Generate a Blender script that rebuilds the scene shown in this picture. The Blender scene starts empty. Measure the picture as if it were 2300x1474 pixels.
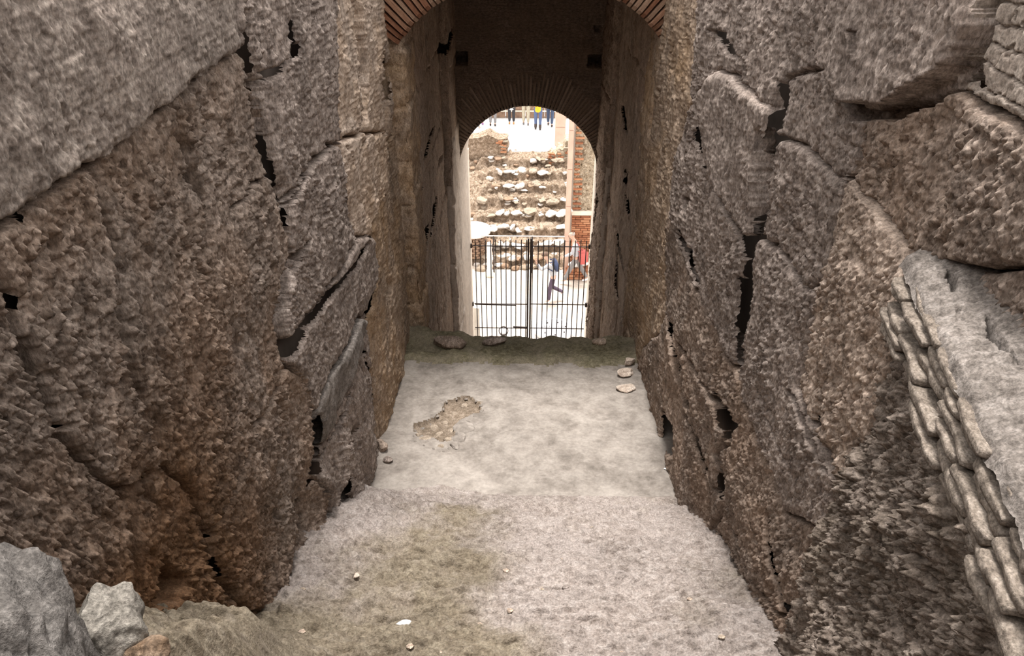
import bpy, bmesh, math, random
import numpy as np
from mathutils import Vector, Matrix, noise as mn

# ------------------------------------------------------------------ camera, sky, exposure
scn = bpy.context.scene
C = scn.collection
CZ = 11.6                                   # eye height above the outdoor ground (z = 0)
F_PX = 1700.0
PITCH = math.atan((737 + 330) / F_PX)       # looking down
YAW = math.radians(1.0)
cam_d = bpy.data.cameras.new('camera')
cam_d.sensor_width = 36.0
cam_d.lens = 36.0 * F_PX / 2300.0
cam_d.clip_start = 0.05
cam_d.clip_end = 300
cam = bpy.data.objects.new('camera', cam_d)
C.objects.link(cam)
cam.location = (0, 0, CZ)
cam.rotation_euler = (math.pi / 2 - PITCH, 0, YAW)
scn.camera = cam

SKY_STRENGTH = 1.25
SUN_STRENGTH = 3.4
EXPOSURE = 1.05
world = bpy.data.worlds.new('overcast_sky')
scn.world = world
world.use_nodes = True
wn = world.node_tree.nodes
wn['Background'].inputs[0].default_value = (1.0, 0.97, 0.945, 1)
wn['Background'].inputs[1].default_value = SKY_STRENGTH
sun_d = bpy.data.lights.new('veiled_sun', 'SUN')
sun_d.energy = SUN_STRENGTH
sun_d.angle = math.radians(16)
sun_d.color = (1.0, 0.96, 0.915)
sun = bpy.data.objects.new('veiled_sun', sun_d)
C.objects.link(sun)
sun.rotation_euler = (math.radians(-12), math.radians(-1.5), 0)   # high sun, slightly behind the camera
scn.view_settings.view_transform = 'Standard'
scn.view_settings.look = 'None'
scn.view_settings.gamma = 1.0
scn.view_settings.use_curve_mapping = False
scn.view_settings.exposure = EXPOSURE

# ------------------------------------------------------------------ helpers
def ray(px, py):
    x = (px - 1150) / F_PX; y = -(py - 737) / F_PX
    d = (x, math.cos(PITCH) + y * math.sin(PITCH), -math.sin(PITCH) + y * math.cos(PITCH))
    c, s = math.cos(YAW), math.sin(YAW)
    return Vector((c * d[0] - s * d[1], s * d[0] + c * d[1], d[2]))
EYE = Vector((0, 0, CZ))
def onx(px, py, x): r = ray(px, py); return EYE + r * (x / r.x)
def ony(px, py, y): r = ray(px, py); return EYE + r * (y / r.y)
def onz(px, py, z): r = ray(px, py); return EYE + r * ((z - CZ) / r.z)

def tag(o, label=None, cat=None, group=None, kind=None):
    if label: o['label'] = label
    if cat: o['category'] = cat
    if group: o['group'] = group
    if kind: o['kind'] = kind
    return o
def empty(name, loc=(0, 0, 0), rz=0.0):
    o = bpy.data.objects.new(name, None); C.objects.link(o)
    o.location = loc; o.rotation_euler = (0, 0, rz); o.empty_display_size = 0.2
    return o
def link(name, me, mat=None, parent=None, loc=None):
    o = bpy.data.objects.new(name, me); C.objects.link(o)
    if mat: me.materials.clear(); me.materials.append(mat)
    if parent: o.parent = parent
    if loc is not None: o.location = loc
    return o
def bm_obj(name, bm, mat=None, parent=None, loc=None, smooth=False):
    me = bpy.data.meshes.new(name); bm.to_mesh(me); bm.free()
    if smooth: me.shade_smooth()
    return link(name, me, mat, parent, loc)
def np_mesh(name, V, Fq, smooth=True):
    me = bpy.data.meshes.new(name)
    n = len(Fq)
    me.vertices.add(len(V)); me.vertices.foreach_set('co', np.ascontiguousarray(V, np.float32).ravel())
    me.loops.add(n * 4); me.loops.foreach_set('vertex_index', np.ascontiguousarray(Fq, np.int32).ravel())
    me.polygons.add(n); me.polygons.foreach_set('loop_start', np.arange(0, n * 4, 4, dtype=np.int32))
    me.update(calc_edges=True)
    if smooth: me.shade_smooth()
    return me
def box_bm(bm, x0, x1, y0, y1, z0, z1):
    v = [bm.verts.new(p) for p in ((x0,y0,z0),(x1,y0,z0),(x1,y1,z0),(x0,y1,z0),(x0,y0,z1),(x1,y0,z1),(x1,y1,z1),(x0,y1,z1))]
    for f in ((0,3,2,1),(4,5,6,7),(0,1,5,4),(1,2,6,5),(2,3,7,6),(3,0,4,7)): bm.faces.new([v[i] for i in f])
    return v
def tube_bm(bm, pts, r, n=8, caps=True):
    rs = r if isinstance(r, (list, tuple)) else [r] * len(pts)
    pts = [Vector(p) for p in pts]; rings = []
    for i, p in enumerate(pts):
        t = (pts[min(i+1, len(pts)-1)] - pts[max(i-1, 0)]).normalized()
        a = t.orthogonal().normalized() if i == 0 else (prev - t * prev.dot(t)).normalized()
        prev = a; b = t.cross(a)
        rings.append([bm.verts.new(p + (a * math.cos(2*math.pi*k/n) + b * math.sin(2*math.pi*k/n)) * rs[i]) for k in range(n)])
    for i in range(len(rings) - 1):
        for k in range(n): bm.faces.new((rings[i][k], rings[i][(k+1)%n], rings[i+1][(k+1)%n], rings[i+1][k]))
    if caps:
        bm.faces.new(rings[0][::-1]); bm.faces.new(rings[-1])
def lathe_bm(bm, prof, n=40):
    rings = []
    for r, z in prof:
        rings.append([bm.verts.new((r*math.cos(2*math.pi*k/n), r*math.sin(2*math.pi*k/n), z)) for k in range(n)])
    for i in range(len(rings)-1):
        for k in range(n): bm.faces.new((rings[i][k], rings[i][(k+1)%n], rings[i+1][(k+1)%n], rings[i+1][k]))
    bm.faces.new(rings[0][::-1]); bm.faces.new(rings[-1])

# ---- numpy noise
def _h(ix, iy, s):
    h = (ix.astype(np.int64) * 374761393 + iy.astype(np.int64) * 668265263 + s * 974634777) & 0xffffffff
    h = ((h ^ (h >> 13)) * 1274126177) & 0xffffffff
    h = ((h ^ (h >> 16)) * 2246822519) & 0xffffffff
    return (h ^ (h >> 15)).astype(np.float64) / 4294967296.0
def gn(x, y, s=0):                          # gradient noise, about -1..1
    ix = np.floor(x); iy = np.floor(y); fx = x - ix; fy = y - iy
    u = fx*fx*fx*(fx*(fx*6-15)+10); v = fy*fy*fy*(fy*(fy*6-15)+10)
    def g(dx, dy):
        a = _h(ix+dx, iy+dy, s) * 2 * math.pi
        return np.cos(a) * (fx-dx) + np.sin(a) * (fy-dy)
    a = g(0,0); b = g(1,0); c = g(0,1); d = g(1,1)
    return 1.5 * ((a*(1-u)+b*u)*(1-v) + (c*(1-u)+d*u)*v)
def fbm(x, y, s=0, o=4):
    r = 0; a = 1.0
    for i in range(o):
        r = r + a * gn(x, y, s + i*17); x = x*2.03; y = y*2.03; a *= 0.5
    return r
def sst(a, b, x):
    t = np.clip((x - a) / (b - a), 0, 1); return t*t*(3-2*t)
def poly_sd(U, V, poly):                    # signed distance, + inside
    P = np.asarray(poly, float); d2 = np.full(U.shape, 1e9); ins = np.zeros(U.shape, bool); n = len(P)
    for i in range(n):
        ax, ay = P[i]; bx, by = P[(i+1) % n]; ex, ey = bx-ax, by-ay
        L = ex*ex + ey*ey + 1e-12
        t = np.clip(((U-ax)*ex + (V-ay)*ey) / L, 0, 1)
        d2 = np.minimum(d2, (U-ax-t*ex)**2 + (V-ay-t*ey)**2)
        if ay != by:
            c = ((ay > V) != (by > V)) & (U < (bx-ax)*(V-ay)/(by-ay) + ax)
            ins ^= c
    return np.where(ins, 1, -1) * np.sqrt(d2)
def line_d(U, V, pts):
    d2 = np.full(U.shape, 1e9)
    for (ax, ay), (bx, by) in zip(pts[:-1], pts[1:]):
        ex, ey = bx-ax, by-ay; L = ex*ex + ey*ey + 1e-12
        t = np.clip(((U-ax)*ex + (V-ay)*ey) / L, 0, 1)
        d2 = np.minimum(d2, (U-ax-t*ex)**2 + (V-ay-t*ey)**2)
    return np.sqrt(d2)

def rough_tufa(U, V, s, vert=0.40):
    w = 0.5*gn(U*11, V*9, s+13)
    a = gn(U*30 + w, V*30*vert, s); b = gn(U*64 + w, V*64*vert, s+1); c = gn(U*125, V*125*0.6, s+2)
    env = 0.75 + 0.6*np.clip(gn(U*2.6, V*2.0, s+5) + 0.4, 0, 1)
    pit = np.clip(gn(U*10 + w, V*4.5, s+9) - 0.36, 0, 1); p2 = np.clip(gn(U*40 + w, V*17, s+14) - 0.22, 0, 1)
    return env * (0.020*np.abs(a) + 0.016*np.abs(b) + 0.006*c + 0.008*b - 0.05*p2) - 0.07*pit - 0.012

def field(P0, N, U, V, blocks, parent, seed=0, holes=(), cracks=(), warp=0.02, groove=0.06, gw=0.03, big=0.03, keep=None, rough=rough_tufa, extra=None, attrs=None, open_joints=False):
    """blocks: dicts name, poly, off, tilt, rough, mat, label, bricks. One mesh object per block, sharing one continuous relief."""
    wu = U + warp*fbm(U*3.1, V*3.1, seed+3, 3) + 0.006*gn(U*34, V*34, seed+4)
    wv = V + warp*fbm(U*3.1+9, V*3.1+5, seed+6, 3) + 0.006*gn(U*34+3, V*34, seed+7)
    best = np.full(U.shape, -1e9); sec = np.full(U.shape, -1e9); lab = np.zeros(U.shape, int)
    for i, b in enumerate(blocks):
        sd = poly_sd(wu, wv, b['poly'])
        gt = sd > best
        sec = np.where(gt, best, np.maximum(sec, sd)); best = np.where(gt, sd, best); lab = np.where(gt, i, lab)
    m = np.clip((best - sec) * 0.5, 0, 10)
    off = np.zeros(U.shape); rg = np.ones(U.shape); gsc = np.ones(U.shape)
    sub = np.zeros(U.shape, int); bj = np.full(U.shape, 9.0)
    for i, b in enumerate(blocks):
        k = lab == i
        if not k.any(): continue
        cu, cv = np.mean(np.asarray(b['poly']), 0); tu, tv = b.get('tilt', (0, 0))
        off[k] = b.get('off', 0) + (tu*np.clip(U[k]-cu, -1, 1) + tv*np.clip(V[k]-cv, -1, 1))
        rg[k] = b.get('rough', 1); gsc[k] = b.get('groove', 1)
        if 'bricks' in b:
            ch, ln = b['bricks']; row = np.floor(wv[k]/ch); sh = (row % 2)*0.5 + _h(row, row*0, seed)*0.3
            q = wu[k]/ln + sh; col = np.floor(q)
            fm = np.minimum(np.minimum(wv[k]/ch-row, 1-(wv[k]/ch-row))*ch, np.minimum(q-col, 1-(q-col))*ln)
            bj[k] = fm
            off[k] += (_h(row, col, seed+1) - 0.5)*0.014
            sub[k] = ((row - row.min())*1000 + (col - col.min())).astype(int)
    gn1 = 0.28 + 1.0*np.clip(0.5 + gn(U*2.6, V*2.6, seed+11)*1.1, 0, 1)
    h = off - groove*gsc*gn1*(1 - sst(0, gw*(0.6+0.6*gn1), m)) - 0.13*groove*gsc*(1 - sst(0, gw*3.0, m))
    h = h - 0.018*(1 - sst(0.001, 0.006, bj))
    h = h + big*fbm(U*1.3, V*1.3, seed+21, 3) + 0.012*fbm(U*7, V*5, seed+25, 2)
    h = h + rg*rough(U, V, seed+31)
    shy = np.zeros(U.shape); shz = np.zeros(U.shape)
    for pl, dep, soft in holes:
        sd = poly_sd(wu, wv, pl)
        if open_joints == 'cut' and dep >= 0.12:
            h = h - 0.04*sst(-soft*0.6, soft*0.15, sd); gap = sd > 0.01; keep = ~gap if keep is None else (keep & ~gap)
            continue
        if open_joints and dep >= 0.12:                # deep gaps open into the dark hollow between blocks and core
            h = h - 0.03*sst(-soft*0.6, soft*0.15, sd)
            gu = np.gradient(sd, axis=0); gv = np.gradient(sd, axis=1)
            du = np.gradient(U, axis=0); dv = np.gradient(V, axis=1)
            gy = gu/du; gz = gv/dv; gl = np.sqrt(gy*gy + gz*gz) + 1e-9
            near = np.abs(sd - 0.006) < 0.7*np.maximum(np.abs(gu), np.abs(gv))     # settle the rim onto a smooth outline
            mv = np.where(near & (np.abs(shy) + np.abs(shz) < 1e-9), -(sd - 0.006)/gl, 0.0)
            shy = shy + mv*gy/gl; shz = shz + mv*gz/gl
            gap = (sd > 0.006) & ~near; keep = ~gap if keep is None else (keep & ~gap)
            continue
        h = h - dep*1.2*sst(-soft*0.45, soft*0.35, sd)
    for pl, w, dep in cracks:
        d = line_d(wu, wv, pl); h = h - dep*(1 - sst(w*0.3, w, d))
    if extra is not None: h = h + extra(U, V)
    P = P0 + N*h[..., None]
    if open_joints is True: P[..., 1] += shy; P[..., 2] += shz
    n, mm = U.shape
    idx = np.arange(n*mm).reshape(n, mm)
    Fq = np.stack([idx[:-1,:-1], idx[1:,:-1], idx[1:,1:], idx[:-1,1:]], -1).reshape(-1, 4)
    fl = (lab*10000000 + sub)[:-1,:-1].ravel()
    if keep is not None:
        kk = (keep[:-1,:-1] & keep[1:,:-1] & keep[1:,1:] & keep[:-1,1:]).ravel(); Fq = Fq[kk]; fl = fl[kk]
    # orientation: make normals follow N
    a = P[1,0]-P[0,0]; b_ = P0[0,1]-P0[0,0]
    nn = np.cross(P0[1,0]-P0[0,0], P0[0,1]-P0[0,0]); Nn = N[0,0] if N.ndim == 3 else N
    if np.dot(nn, Nn) < 0: Fq = Fq[:, ::-1]
    PV = P.reshape(-1, 3); out = []
    AT = {k: np.clip(fn(U, V), 0, 1).ravel() for k, fn in (attrs or {}).items()}
    order = np.argsort(fl, kind='stable'); fs = fl[order]
    cuts = np.flatnonzero(np.diff(fs)) + 1
    for grp in np.split(order, cuts):
        if len(grp) < 6: continue
        f = Fq[grp]; b = blocks[fl[grp[0]] // 10000000]
        uq, inv = np.unique(f, return_inverse=True)
        me = np_mesh(b.get('name', 'stone_block'), PV[uq], inv.reshape(-1, 4))
        for k_, arr in AT.items(): me.attributes.new(k_, 'FLOAT', 'POINT').data.foreach_set('value', arr[uq].astype(np.float32))
        mats = b['mat']
        if isinstance(mats, (list, tuple)): mats = mats[int(fl[grp[0]]) * 7 % len(mats)]
        o = link(b.get('name', 'stone_block'), me, mats, parent)
        if 'label' in b: o['label'] = b['label']
        if 'kind' in b: o['kind'] = b['kind']
        out.append(o)
    return out

# ------------------------------------------------------------------ materials
def stone_mat(name, dark, mid, light, scale=1.0, stretch=0.45, bump=0.5, fine=1.0, rough=0.95, tint=None, tint_amt=0.5, tint_scale=1.2, speck=0.5, stripes=None, attr=None):
    m = bpy.data.materials.new(name); m.use_nodes = True
    nt = m.node_tree; N = nt.nodes; L = nt.links
    bs = N['Principled BSDF']; bs.inputs['Roughness'].default_value = rough
    bs.inputs['Specular IOR Level'].default_value = 0.15
    tc = N.new('ShaderNodeTexCoord'); mp = N.new('ShaderNodeMapping')
    mp.inputs['Scale'].default_value = (scale, scale, scale*stretch)
    L.new(tc.outputs['Object'], mp.inputs['Vector'])
    def noise(sc, det, ro=0.6, dist=0.0, src=None):
        n = N.new('ShaderNodeTexNoise'); n.inputs['Scale'].default_value = sc; n.inputs['Detail'].default_value = det
        n.inputs['Roughness'].default_value = ro; n.inputs['Distortion'].default_value = dist
        L.new((src or mp.outputs['Vector']), n.inputs['Vector']); return n
    n1 = noise(19*fine, 8, 0.72, 0.15); n2 = noise(1.7, 4, 0.6); n3 = noise(95*fine, 4, 0.65)
    r1 = N.new('ShaderNodeValToRGB'); e = r1.color_ramp.elements
    e[0].position = 0.33; e[0].color = (*dark, 1); e[1].position = 0.68; e[1].color = (*light, 1)
    x = e.new(0.5); x.color = (*mid, 1)
    L.new(n1.outputs['Fac'], r1.inputs['Fac'])
    # large value drift
    mul = N.new('ShaderNodeMix'); mul.data_type = 'RGBA'; mul.blend_type = 'MULTIPLY'; mul.inputs['Factor'].default_value = 1
    r2 = N.new('ShaderNodeMapRange'); r2.inputs['From Min'].default_value = 0.3; r2.inputs['From Max'].default_value = 0.7
    r2.inputs['To Min'].default_value = 0.78; r2.inputs['To Max'].default_value = 1.16
    L.new(n2.outputs['Fac'], r2.inputs['Value'])
    L.new(r1.outputs['Color'], mul.inputs['A']); L.new(r2.outputs['Result'], mul.inputs['B'])
    # specks
    r3 = N.new('ShaderNodeMapRange'); r3.inputs['From Min'].default_value = 0.36; r3.inputs['From Max'].default_value = 0.64
    r3.inputs['To Min'].default_value = 1-speck*0.75; r3.inputs['To Max'].default_value = 1+speck*0.55
    L.new(n3.outputs['Fac'], r3.inputs['Value'])
    mul2 = N.new('ShaderNodeMix'); mul2.data_type = 'RGBA'; mul2.blend_type = 'MULTIPLY'; mul2.inputs['Factor'].default_value = 1
    L.new(mul.outputs['Result'], mul2.inputs['A']); L.new(r3.outputs['Result'], mul2.inputs['B'])
    col = mul2.outputs['Result']
    if tint:
        n4 = noise(tint_scale, 5, 0.65, 0.6, tc.outputs['Object'])
        r4 = N.new('ShaderNodeMapRange'); r4.inputs['From Min'].default_value = 0.44; r4.inputs['From Max'].default_value = 0.66
        r4.inputs['To Max'].default_value = tint_amt
        L.new(n4.outputs['Fac'], r4.inputs['Value'])
        mx = N.new('ShaderNodeMix'); mx.data_type = 'RGBA'; mx.blend_type = 'MIX'
        t2 = N.new('ShaderNodeMix'); t2.data_type = 'RGBA'; t2.blend_type = 'MULTIPLY'; t2.inputs['Factor'].default_value = 1
        t2.inputs['A'].default_value = (*tint, 1); L.new(r3.outputs['Result'], t2.inputs['B'])
        L.new(r4.outputs['Result'], mx.inputs['Factor']); L.new(col, mx.inputs['A']); L.new(t2.outputs['Result'], mx.inputs['B'])
        col = mx.outputs['Result']
    if attr:
        an, ac = attr
        at = N.new('ShaderNodeAttribute'); at.attribute_name = an
        n5 = noise(9, 5, 0.7); ad = N.new('ShaderNodeMath'); ad.operation = 'MULTIPLY_ADD'; ad.inputs[1].default_value = 0.9; ad.inputs[2].default_value = -0.45
        L.new(n5.outputs['Fac'], ad.inputs[0])
        gt = N.new('ShaderNodeMath'); gt.operation = 'GREATER_THAN'; gt.inputs[1].default_value = 0.001; L.new(at.outputs['Fac'], gt.inputs[0])
        ml = N.new('ShaderNodeMath'); ml.operation = 'MULTIPLY'; L.new(ad.outputs['Value'], ml.inputs[0]); L.new(gt.outputs['Value'], ml.inputs[1])
        sm = N.new('ShaderNodeMath'); sm.operation = 'ADD'; sm.use_clamp = True; L.new(at.outputs['Fac'], sm.inputs[0]); L.new(ml.outputs['Value'], sm.inputs[1])
        m6 = N.new('ShaderNodeMix'); m6.data_type = 'RGBA'; m6.blend_type = 'MULTIPLY'; m6.inputs['B'].default_value = (*ac, 1)
        L.new(sm.outputs['Value'], m6.inputs['Factor']); L.new(col, m6.inputs['A']); col = m6.outputs['Result']
    L.new(col, bs.inputs['Base Color'])
    add = N.new('ShaderNodeMath'); add.operation = 'MULTIPLY_ADD'; add.inputs[1].default_value = 0.5
    L.new(n3.outputs['Fac'], add.inputs[0]); L.new(n1.outputs['Fac'], add.inputs[2])
    bp = N.new('ShaderNodeBump'); bp.inputs['Strength'].default_value = bump; bp.inputs['Distance'].default_value = 0.02
    L.new(add.outputs['Value'], bp.inputs['Height']); L.new(bp.outputs['Normal'], bs.inputs['Normal'])
    if stripes:
        wv = N.new('ShaderNodeTexWave'); wv.wave_type = 'BANDS'; wv.bands_direction = 'Z'
        wv.inputs['Scale'].default_value = stripes; wv.inputs['Distortion'].default_value = 3.5; wv.inputs['Detail'].default_value = 3
        wv.inputs['Detail Scale'].default_value = 2.0
        L.new(tc.outputs['Object'], wv.inputs['Vector'])
        b2 = N.new('ShaderNodeBump'); b2.inputs['Strength'].default_value = 0.22; b2.inputs['Distance'].default_value = 0.008
        L.new(wv.outputs['Fac'], b2.inputs['Height']); L.new(bp.outputs['Normal'], b2.inputs['Normal'])
        L.new(b2.outputs['Normal'], bs.inputs['Normal'])
        r5 = N.new('ShaderNodeMapRange'); r5.inputs['To Min'].default_value = 0.95; r5.inputs['To Max'].default_value = 1.04
        L.new(wv.outputs['Fac'], r5.inputs['Value'])
        m3 = N.new('ShaderNodeMix'); m3.data_type = 'RGBA'; m3.blend_type = 'MULTIPLY'; m3.inputs['Factor'].default_value = 1
        L.new(col, m3.inputs['A']); L.new(r5.outputs['Result'], m3.inputs['B']); L.new(m3.outputs['Result'], bs.inputs['Base Color'])
    return m
def plain(name, col, rough=0.7, metal=0.0, var=0.15, scale=8.0, bump=0.0):
    m = bpy.data.materials.new(name); m.use_nodes = True
    nt = m.node_tree; N = nt.nodes; L = nt.links; bs = N['Principled BSDF']
    bs.inputs['Roughness'].default_value = rough; bs.inputs['Metallic'].default_value = metal
    tc = N.new('ShaderNodeTexCoord'); n = N.new('ShaderNodeTexNoise'); n.inputs['Scale'].default_value = scale; n.inputs['Detail'].default_value = 4
    L.new(tc.outputs['Object'], n.inputs['Vector'])
    r = N.new('ShaderNodeValToRGB'); r.color_ramp.elements[0].position = 0.3; r.color_ramp.elements[1].position = 0.7
    r.color_ramp.elements[0].color = (*[c*(1-var) for c in col], 1); r.color_ramp.elements[1].color = (*[min(1, c*(1+var)) for c in col], 1)
    L.new(n.outputs['Fac'], r.inputs['Fac']); L.new(r.outputs['Color'], bs.inputs['Base Color'])
    if bump:
        b = N.new('ShaderNodeBump'); b.inputs['Strength'].default_value = bump; b.inputs['Distance'].default_value = 0.02
        L.new(n.outputs['Fac'], b.inputs['Height']); L.new(b.outputs['Normal'], bs.inputs['Normal'])
    return m

M_GREY = stone_mat('tufa_grey', attr=('stain', (0.70, 0.52, 0.36)), dark=(0.12,0.095,0.082), mid=(0.27,0.22,0.19), light=(0.47,0.40,0.355), bump=0.6)
M_BROWN = stone_mat('tufa_brown', attr=('stain', (0.70, 0.52, 0.36)), dark=(0.10,0.075,0.06), mid=(0.235,0.185,0.152), light=(0.43,0.35,0.295), bump=0.6, tint=(0.30,0.19,0.12), tint_amt=0.35)
M_DARK = stone_mat('tufa_damp', attr=('stain', (0.70, 0.52, 0.36)), dark=(0.075,0.05,0.033), mid=(0.185,0.13,0.09), light=(0.36,0.27,0.20), bump=0.7, tint=(0.20,0.11,0.05), tint_amt=0.75, tint_scale=2.0)
M_SMOOTH = stone_mat('travertine_dressed', attr=('stain', (0.70, 0.52, 0.36)), dark=(0.135,0.108,0.092), mid=(0.25,0.207,0.178), light=(0.39,0.335,0.29), bump=0.35, stripes=10.0, stretch=0.6)
M_PALE = stone_mat('travertine_pale', (0.22,0.165,0.13), (0.42,0.335,0.27), (0.60,0.50,0.42), bump=0.4, tint=(0.50,0.34,0.21), tint_amt=0.45)
M_OCHRE = stone_mat('travertine_ochre', (0.15,0.108,0.08), (0.33,0.25,0.186), (0.50,0.40,0.315), bump=0.5, tint=(0.40,0.25,0.12), tint_amt=0.45)
M_WARM = stone_mat('tufa_warm', (0.16,0.12,0.095), (0.37,0.29,0.235), (0.58,0.47,0.39), bump=0.6)
M_RUBBLE = stone_mat('rubble_core', (0.085,0.068,0.055), (0.22,0.178,0.148), (0.42,0.355,0.305), bump=0.7, stretch=0.9, tint=(0.15,0.12,0.085), tint_amt=0.4)
M_BRICKGREY = stone_mat('brick_weathered', (0.15,0.122,0.10), (0.27,0.225,0.19), (0.41,0.355,0.305), bump=0.4, stretch=0.9)
M_PIERBRICK = stone_mat('pier_brick', (0.09,0.073,0.06), (0.19,0.158,0.13), (0.32,0.275,0.235), bump=0.5, stretch=1.0, scale=1.4)
M_LEDGE = stone_mat('ledge_grey', (0.085,0.073,0.064), (0.175,0.153,0.137), (0.29,0.26,0.238), bump=0.5, stretch=1.0)
M_ROCK = stone_mat('grey_rock', (0.065,0.058,0.053), (0.14,0.127,0.117), (0.25,0.23,0.214), bump=0.9, stretch=1.0, tint=(0.205,0.19,0.178), tint_amt=0.6)
M_WGREY = stone_mat('warm_grey_rock', (0.13,0.117,0.10), (0.25,0.228,0.198), (0.40,0.368,0.325), bump=0.7, stretch=1.0)
M_PASS = stone_mat('passage_wall', (0.22,0.173,0.142), (0.43,0.347,0.285), (0.60,0.50,0.42), bump=0.35, stretch=0.35, tint=(0.50,0.38,0.29), tint_amt=0.5)
M_END = stone_mat('end_wall_brick', (0.12,0.093,0.078), (0.25,0.198,0.166), (0.41,0.335,0.285), bump=0.4, stretch=2.2, stripes=6.0, tint=(0.25,0.19,0.145), tint_amt=0.55)  # end wall brick, a darker brown mix than the passage walls
M_VOUS2 = [stone_mat('relieving_brick_a', (0.26,0.195,0.155), (0.42,0.33,0.265), (0.58,0.47,0.385), bump=0.4),
           stone_mat('relieving_brick_b', (0.19,0.142,0.112), (0.33,0.255,0.205), (0.48,0.385,0.31), bump=0.4),
           stone_mat('relieving_brick_c', (0.34,0.265,0.21), (0.54,0.435,0.355), (0.70,0.59,0.49), bump=0.4)]
M_PLASTER = stone_mat('jamb_plaster', (0.50,0.43,0.365), (0.68,0.60,0.525), (0.78,0.71,0.635), bump=0.15, stretch=0.4, speck=0.2)
M_VOUS = [stone_mat('arch_brick_a', (0.17,0.088,0.055), (0.31,0.17,0.108), (0.45,0.29,0.20), bump=0.4),
          stone_mat('arch_brick_b', (0.20,0.125,0.085), (0.36,0.235,0.165), (0.50,0.365,0.27), bump=0.4),
          stone_mat('arch_brick_c', (0.13,0.06,0.038), (0.26,0.12,0.07), (0.38,0.205,0.13), bump=0.4)]
M_MORTAR = stone_mat('old_mortar', (0.17,0.13,0.10), (0.26,0.205,0.165), (0.36,0.295,0.24), bump=0.4)
M_SLAB = stone_mat('worn_concrete', (0.16,0.139,0.121), (0.243,0.214,0.188), (0.34,0.305,0.272), bump=0.12, stretch=1.0, scale=0.30, fine=1.0, speck=0.16, tint=(0.37,0.335,0.30), tint_amt=0.6, tint_scale=2.2)
M_STAIR = stone_mat('broken_mortar', (0.17,0.138,0.119), (0.31,0.265,0.238), (0.44,0.393,0.363), bump=0.9, stretch=1.0, scale=0.8, speck=0.4, tint=(0.37,0.326,0.304), tint_amt=0.5, tint_scale=1.5, attr=('moss', (0.64, 0.615, 0.50)))
M_EARTH = stone_mat('mossy_earth', (0.085,0.075,0.045), (0.17,0.15,0.095), (0.28,0.25,0.175), bump=0.6, stretch=1.0, scale=1.1, speck=0.4, tint=(0.34,0.29,0.23), tint_amt=0.4, tint_scale=2.5)
M_PATCH = stone_mat('patch_earth', (0.13,0.098,0.07), (0.23,0.18,0.135), (0.36,0.295,0.235), bump=0.6, stretch=1.0)
M_PATCHST = stone_mat('patch_stone', (0.25,0.20,0.15), (0.36,0.295,0.23), (0.47,0.40,0.33), bump=0.3, stretch=1.0)
M_PINKST = stone_mat('pink_stone', (0.42,0.33,0.27), (0.58,0.48,0.40), (0.72,0.63,0.55), bump=0.3, stretch=1.0)
M_GROUND = stone_mat('pale_gravel', (0.46,0.39,0.325), (0.56,0.49,0.42), (0.66,0.60,0.53), bump=0.1, stretch=1.0, speck=0.2)
M_RUIN = stone_mat('ruin_core', (0.11,0.078,0.052), (0.27,0.20,0.143), (0.50,0.41,0.325), bump=0.6, stretch=1.0, scale=0.6, speck=0.6)
M_MARBLE = [stone_mat('ruin_stone_a', (0.33,0.28,0.235), (0.60,0.545,0.49), (0.78,0.735,0.685), bump=0.4, stretch=1.0),
            stone_mat('ruin_stone_b', (0.20,0.15,0.105), (0.36,0.29,0.22), (0.53,0.45,0.37), bump=0.4, stretch=1.0),
            stone_mat('ruin_stone_c', (0.18,0.115,0.075), (0.32,0.215,0.145), (0.48,0.35,0.26), bump=0.4, stretch=1.0)]
M_TERRACE = plain('terrace_concrete', (0.72,0.72,0.71), 0.9, var=0.05)
M_WHITEST = plain('white_marble', (0.80,0.79,0.77), 0.7, var=0.06)
M_REDBRICK = [plain('red_brick_a', (0.40,0.17,0.085), 0.9, scale=20), plain('red_brick_b', (0.48,0.24,0.13), 0.9, scale=20), plain('red_brick_c', (0.30,0.12,0.06), 0.9, scale=20)]
M_OPUS = stone_mat('opus_rubble', (0.22,0.17,0.115), (0.44,0.36,0.265), (0.66,0.58,0.46), bump=0.5, stretch=1.0, scale=0.7, speck=0.6)
M_PINKPOST = plain('pink_marble', (0.62,0.43,0.34), 0.8, var=0.12, scale=3)
M_CREAM = plain('cream_stone', (0.74,0.66,0.56), 0.8, var=0.08)
M_PARAPET = plain('parapet_brick', (0.27,0.175,0.12), 0.9, var=0.3, scale=10, bump=0.4)
M_IRON = plain('wrought_iron', (0.045,0.033,0.03), 0.6, 0.3, var=0.3, scale=30)
M_STEELP = plain('painted_rail', (0.45,0.43,0.42), 0.5, 0.3, var=0.1)
M_STEEL = plain('brushed_steel', (0.58,0.58,0.60), 0.38, 0.85, var=0.06, scale=4)
M_DRUM = plain('drum_side', (0.36,0.34,0.33), 0.5, 0.3, var=0.1)
M_BACK = plain('wall_core', (0.25,0.195,0.16), 0.95, var=0.3, scale=3, bump=0.5)

# ------------------------------------------------------------------ floor profile (relative to the eye)
FY = [0.0, 1.0, 1.8, 2.6, 4.0, 4.85, 5.0, 8.6]
FZ = [-2.35, -2.72, -3.12, -3.55, -4.27, -4.84, -4.92, -5.47]
def floor_rel(Y): return np.interp(Y, FY, FZ)
LIP_Y = 8.42

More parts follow.
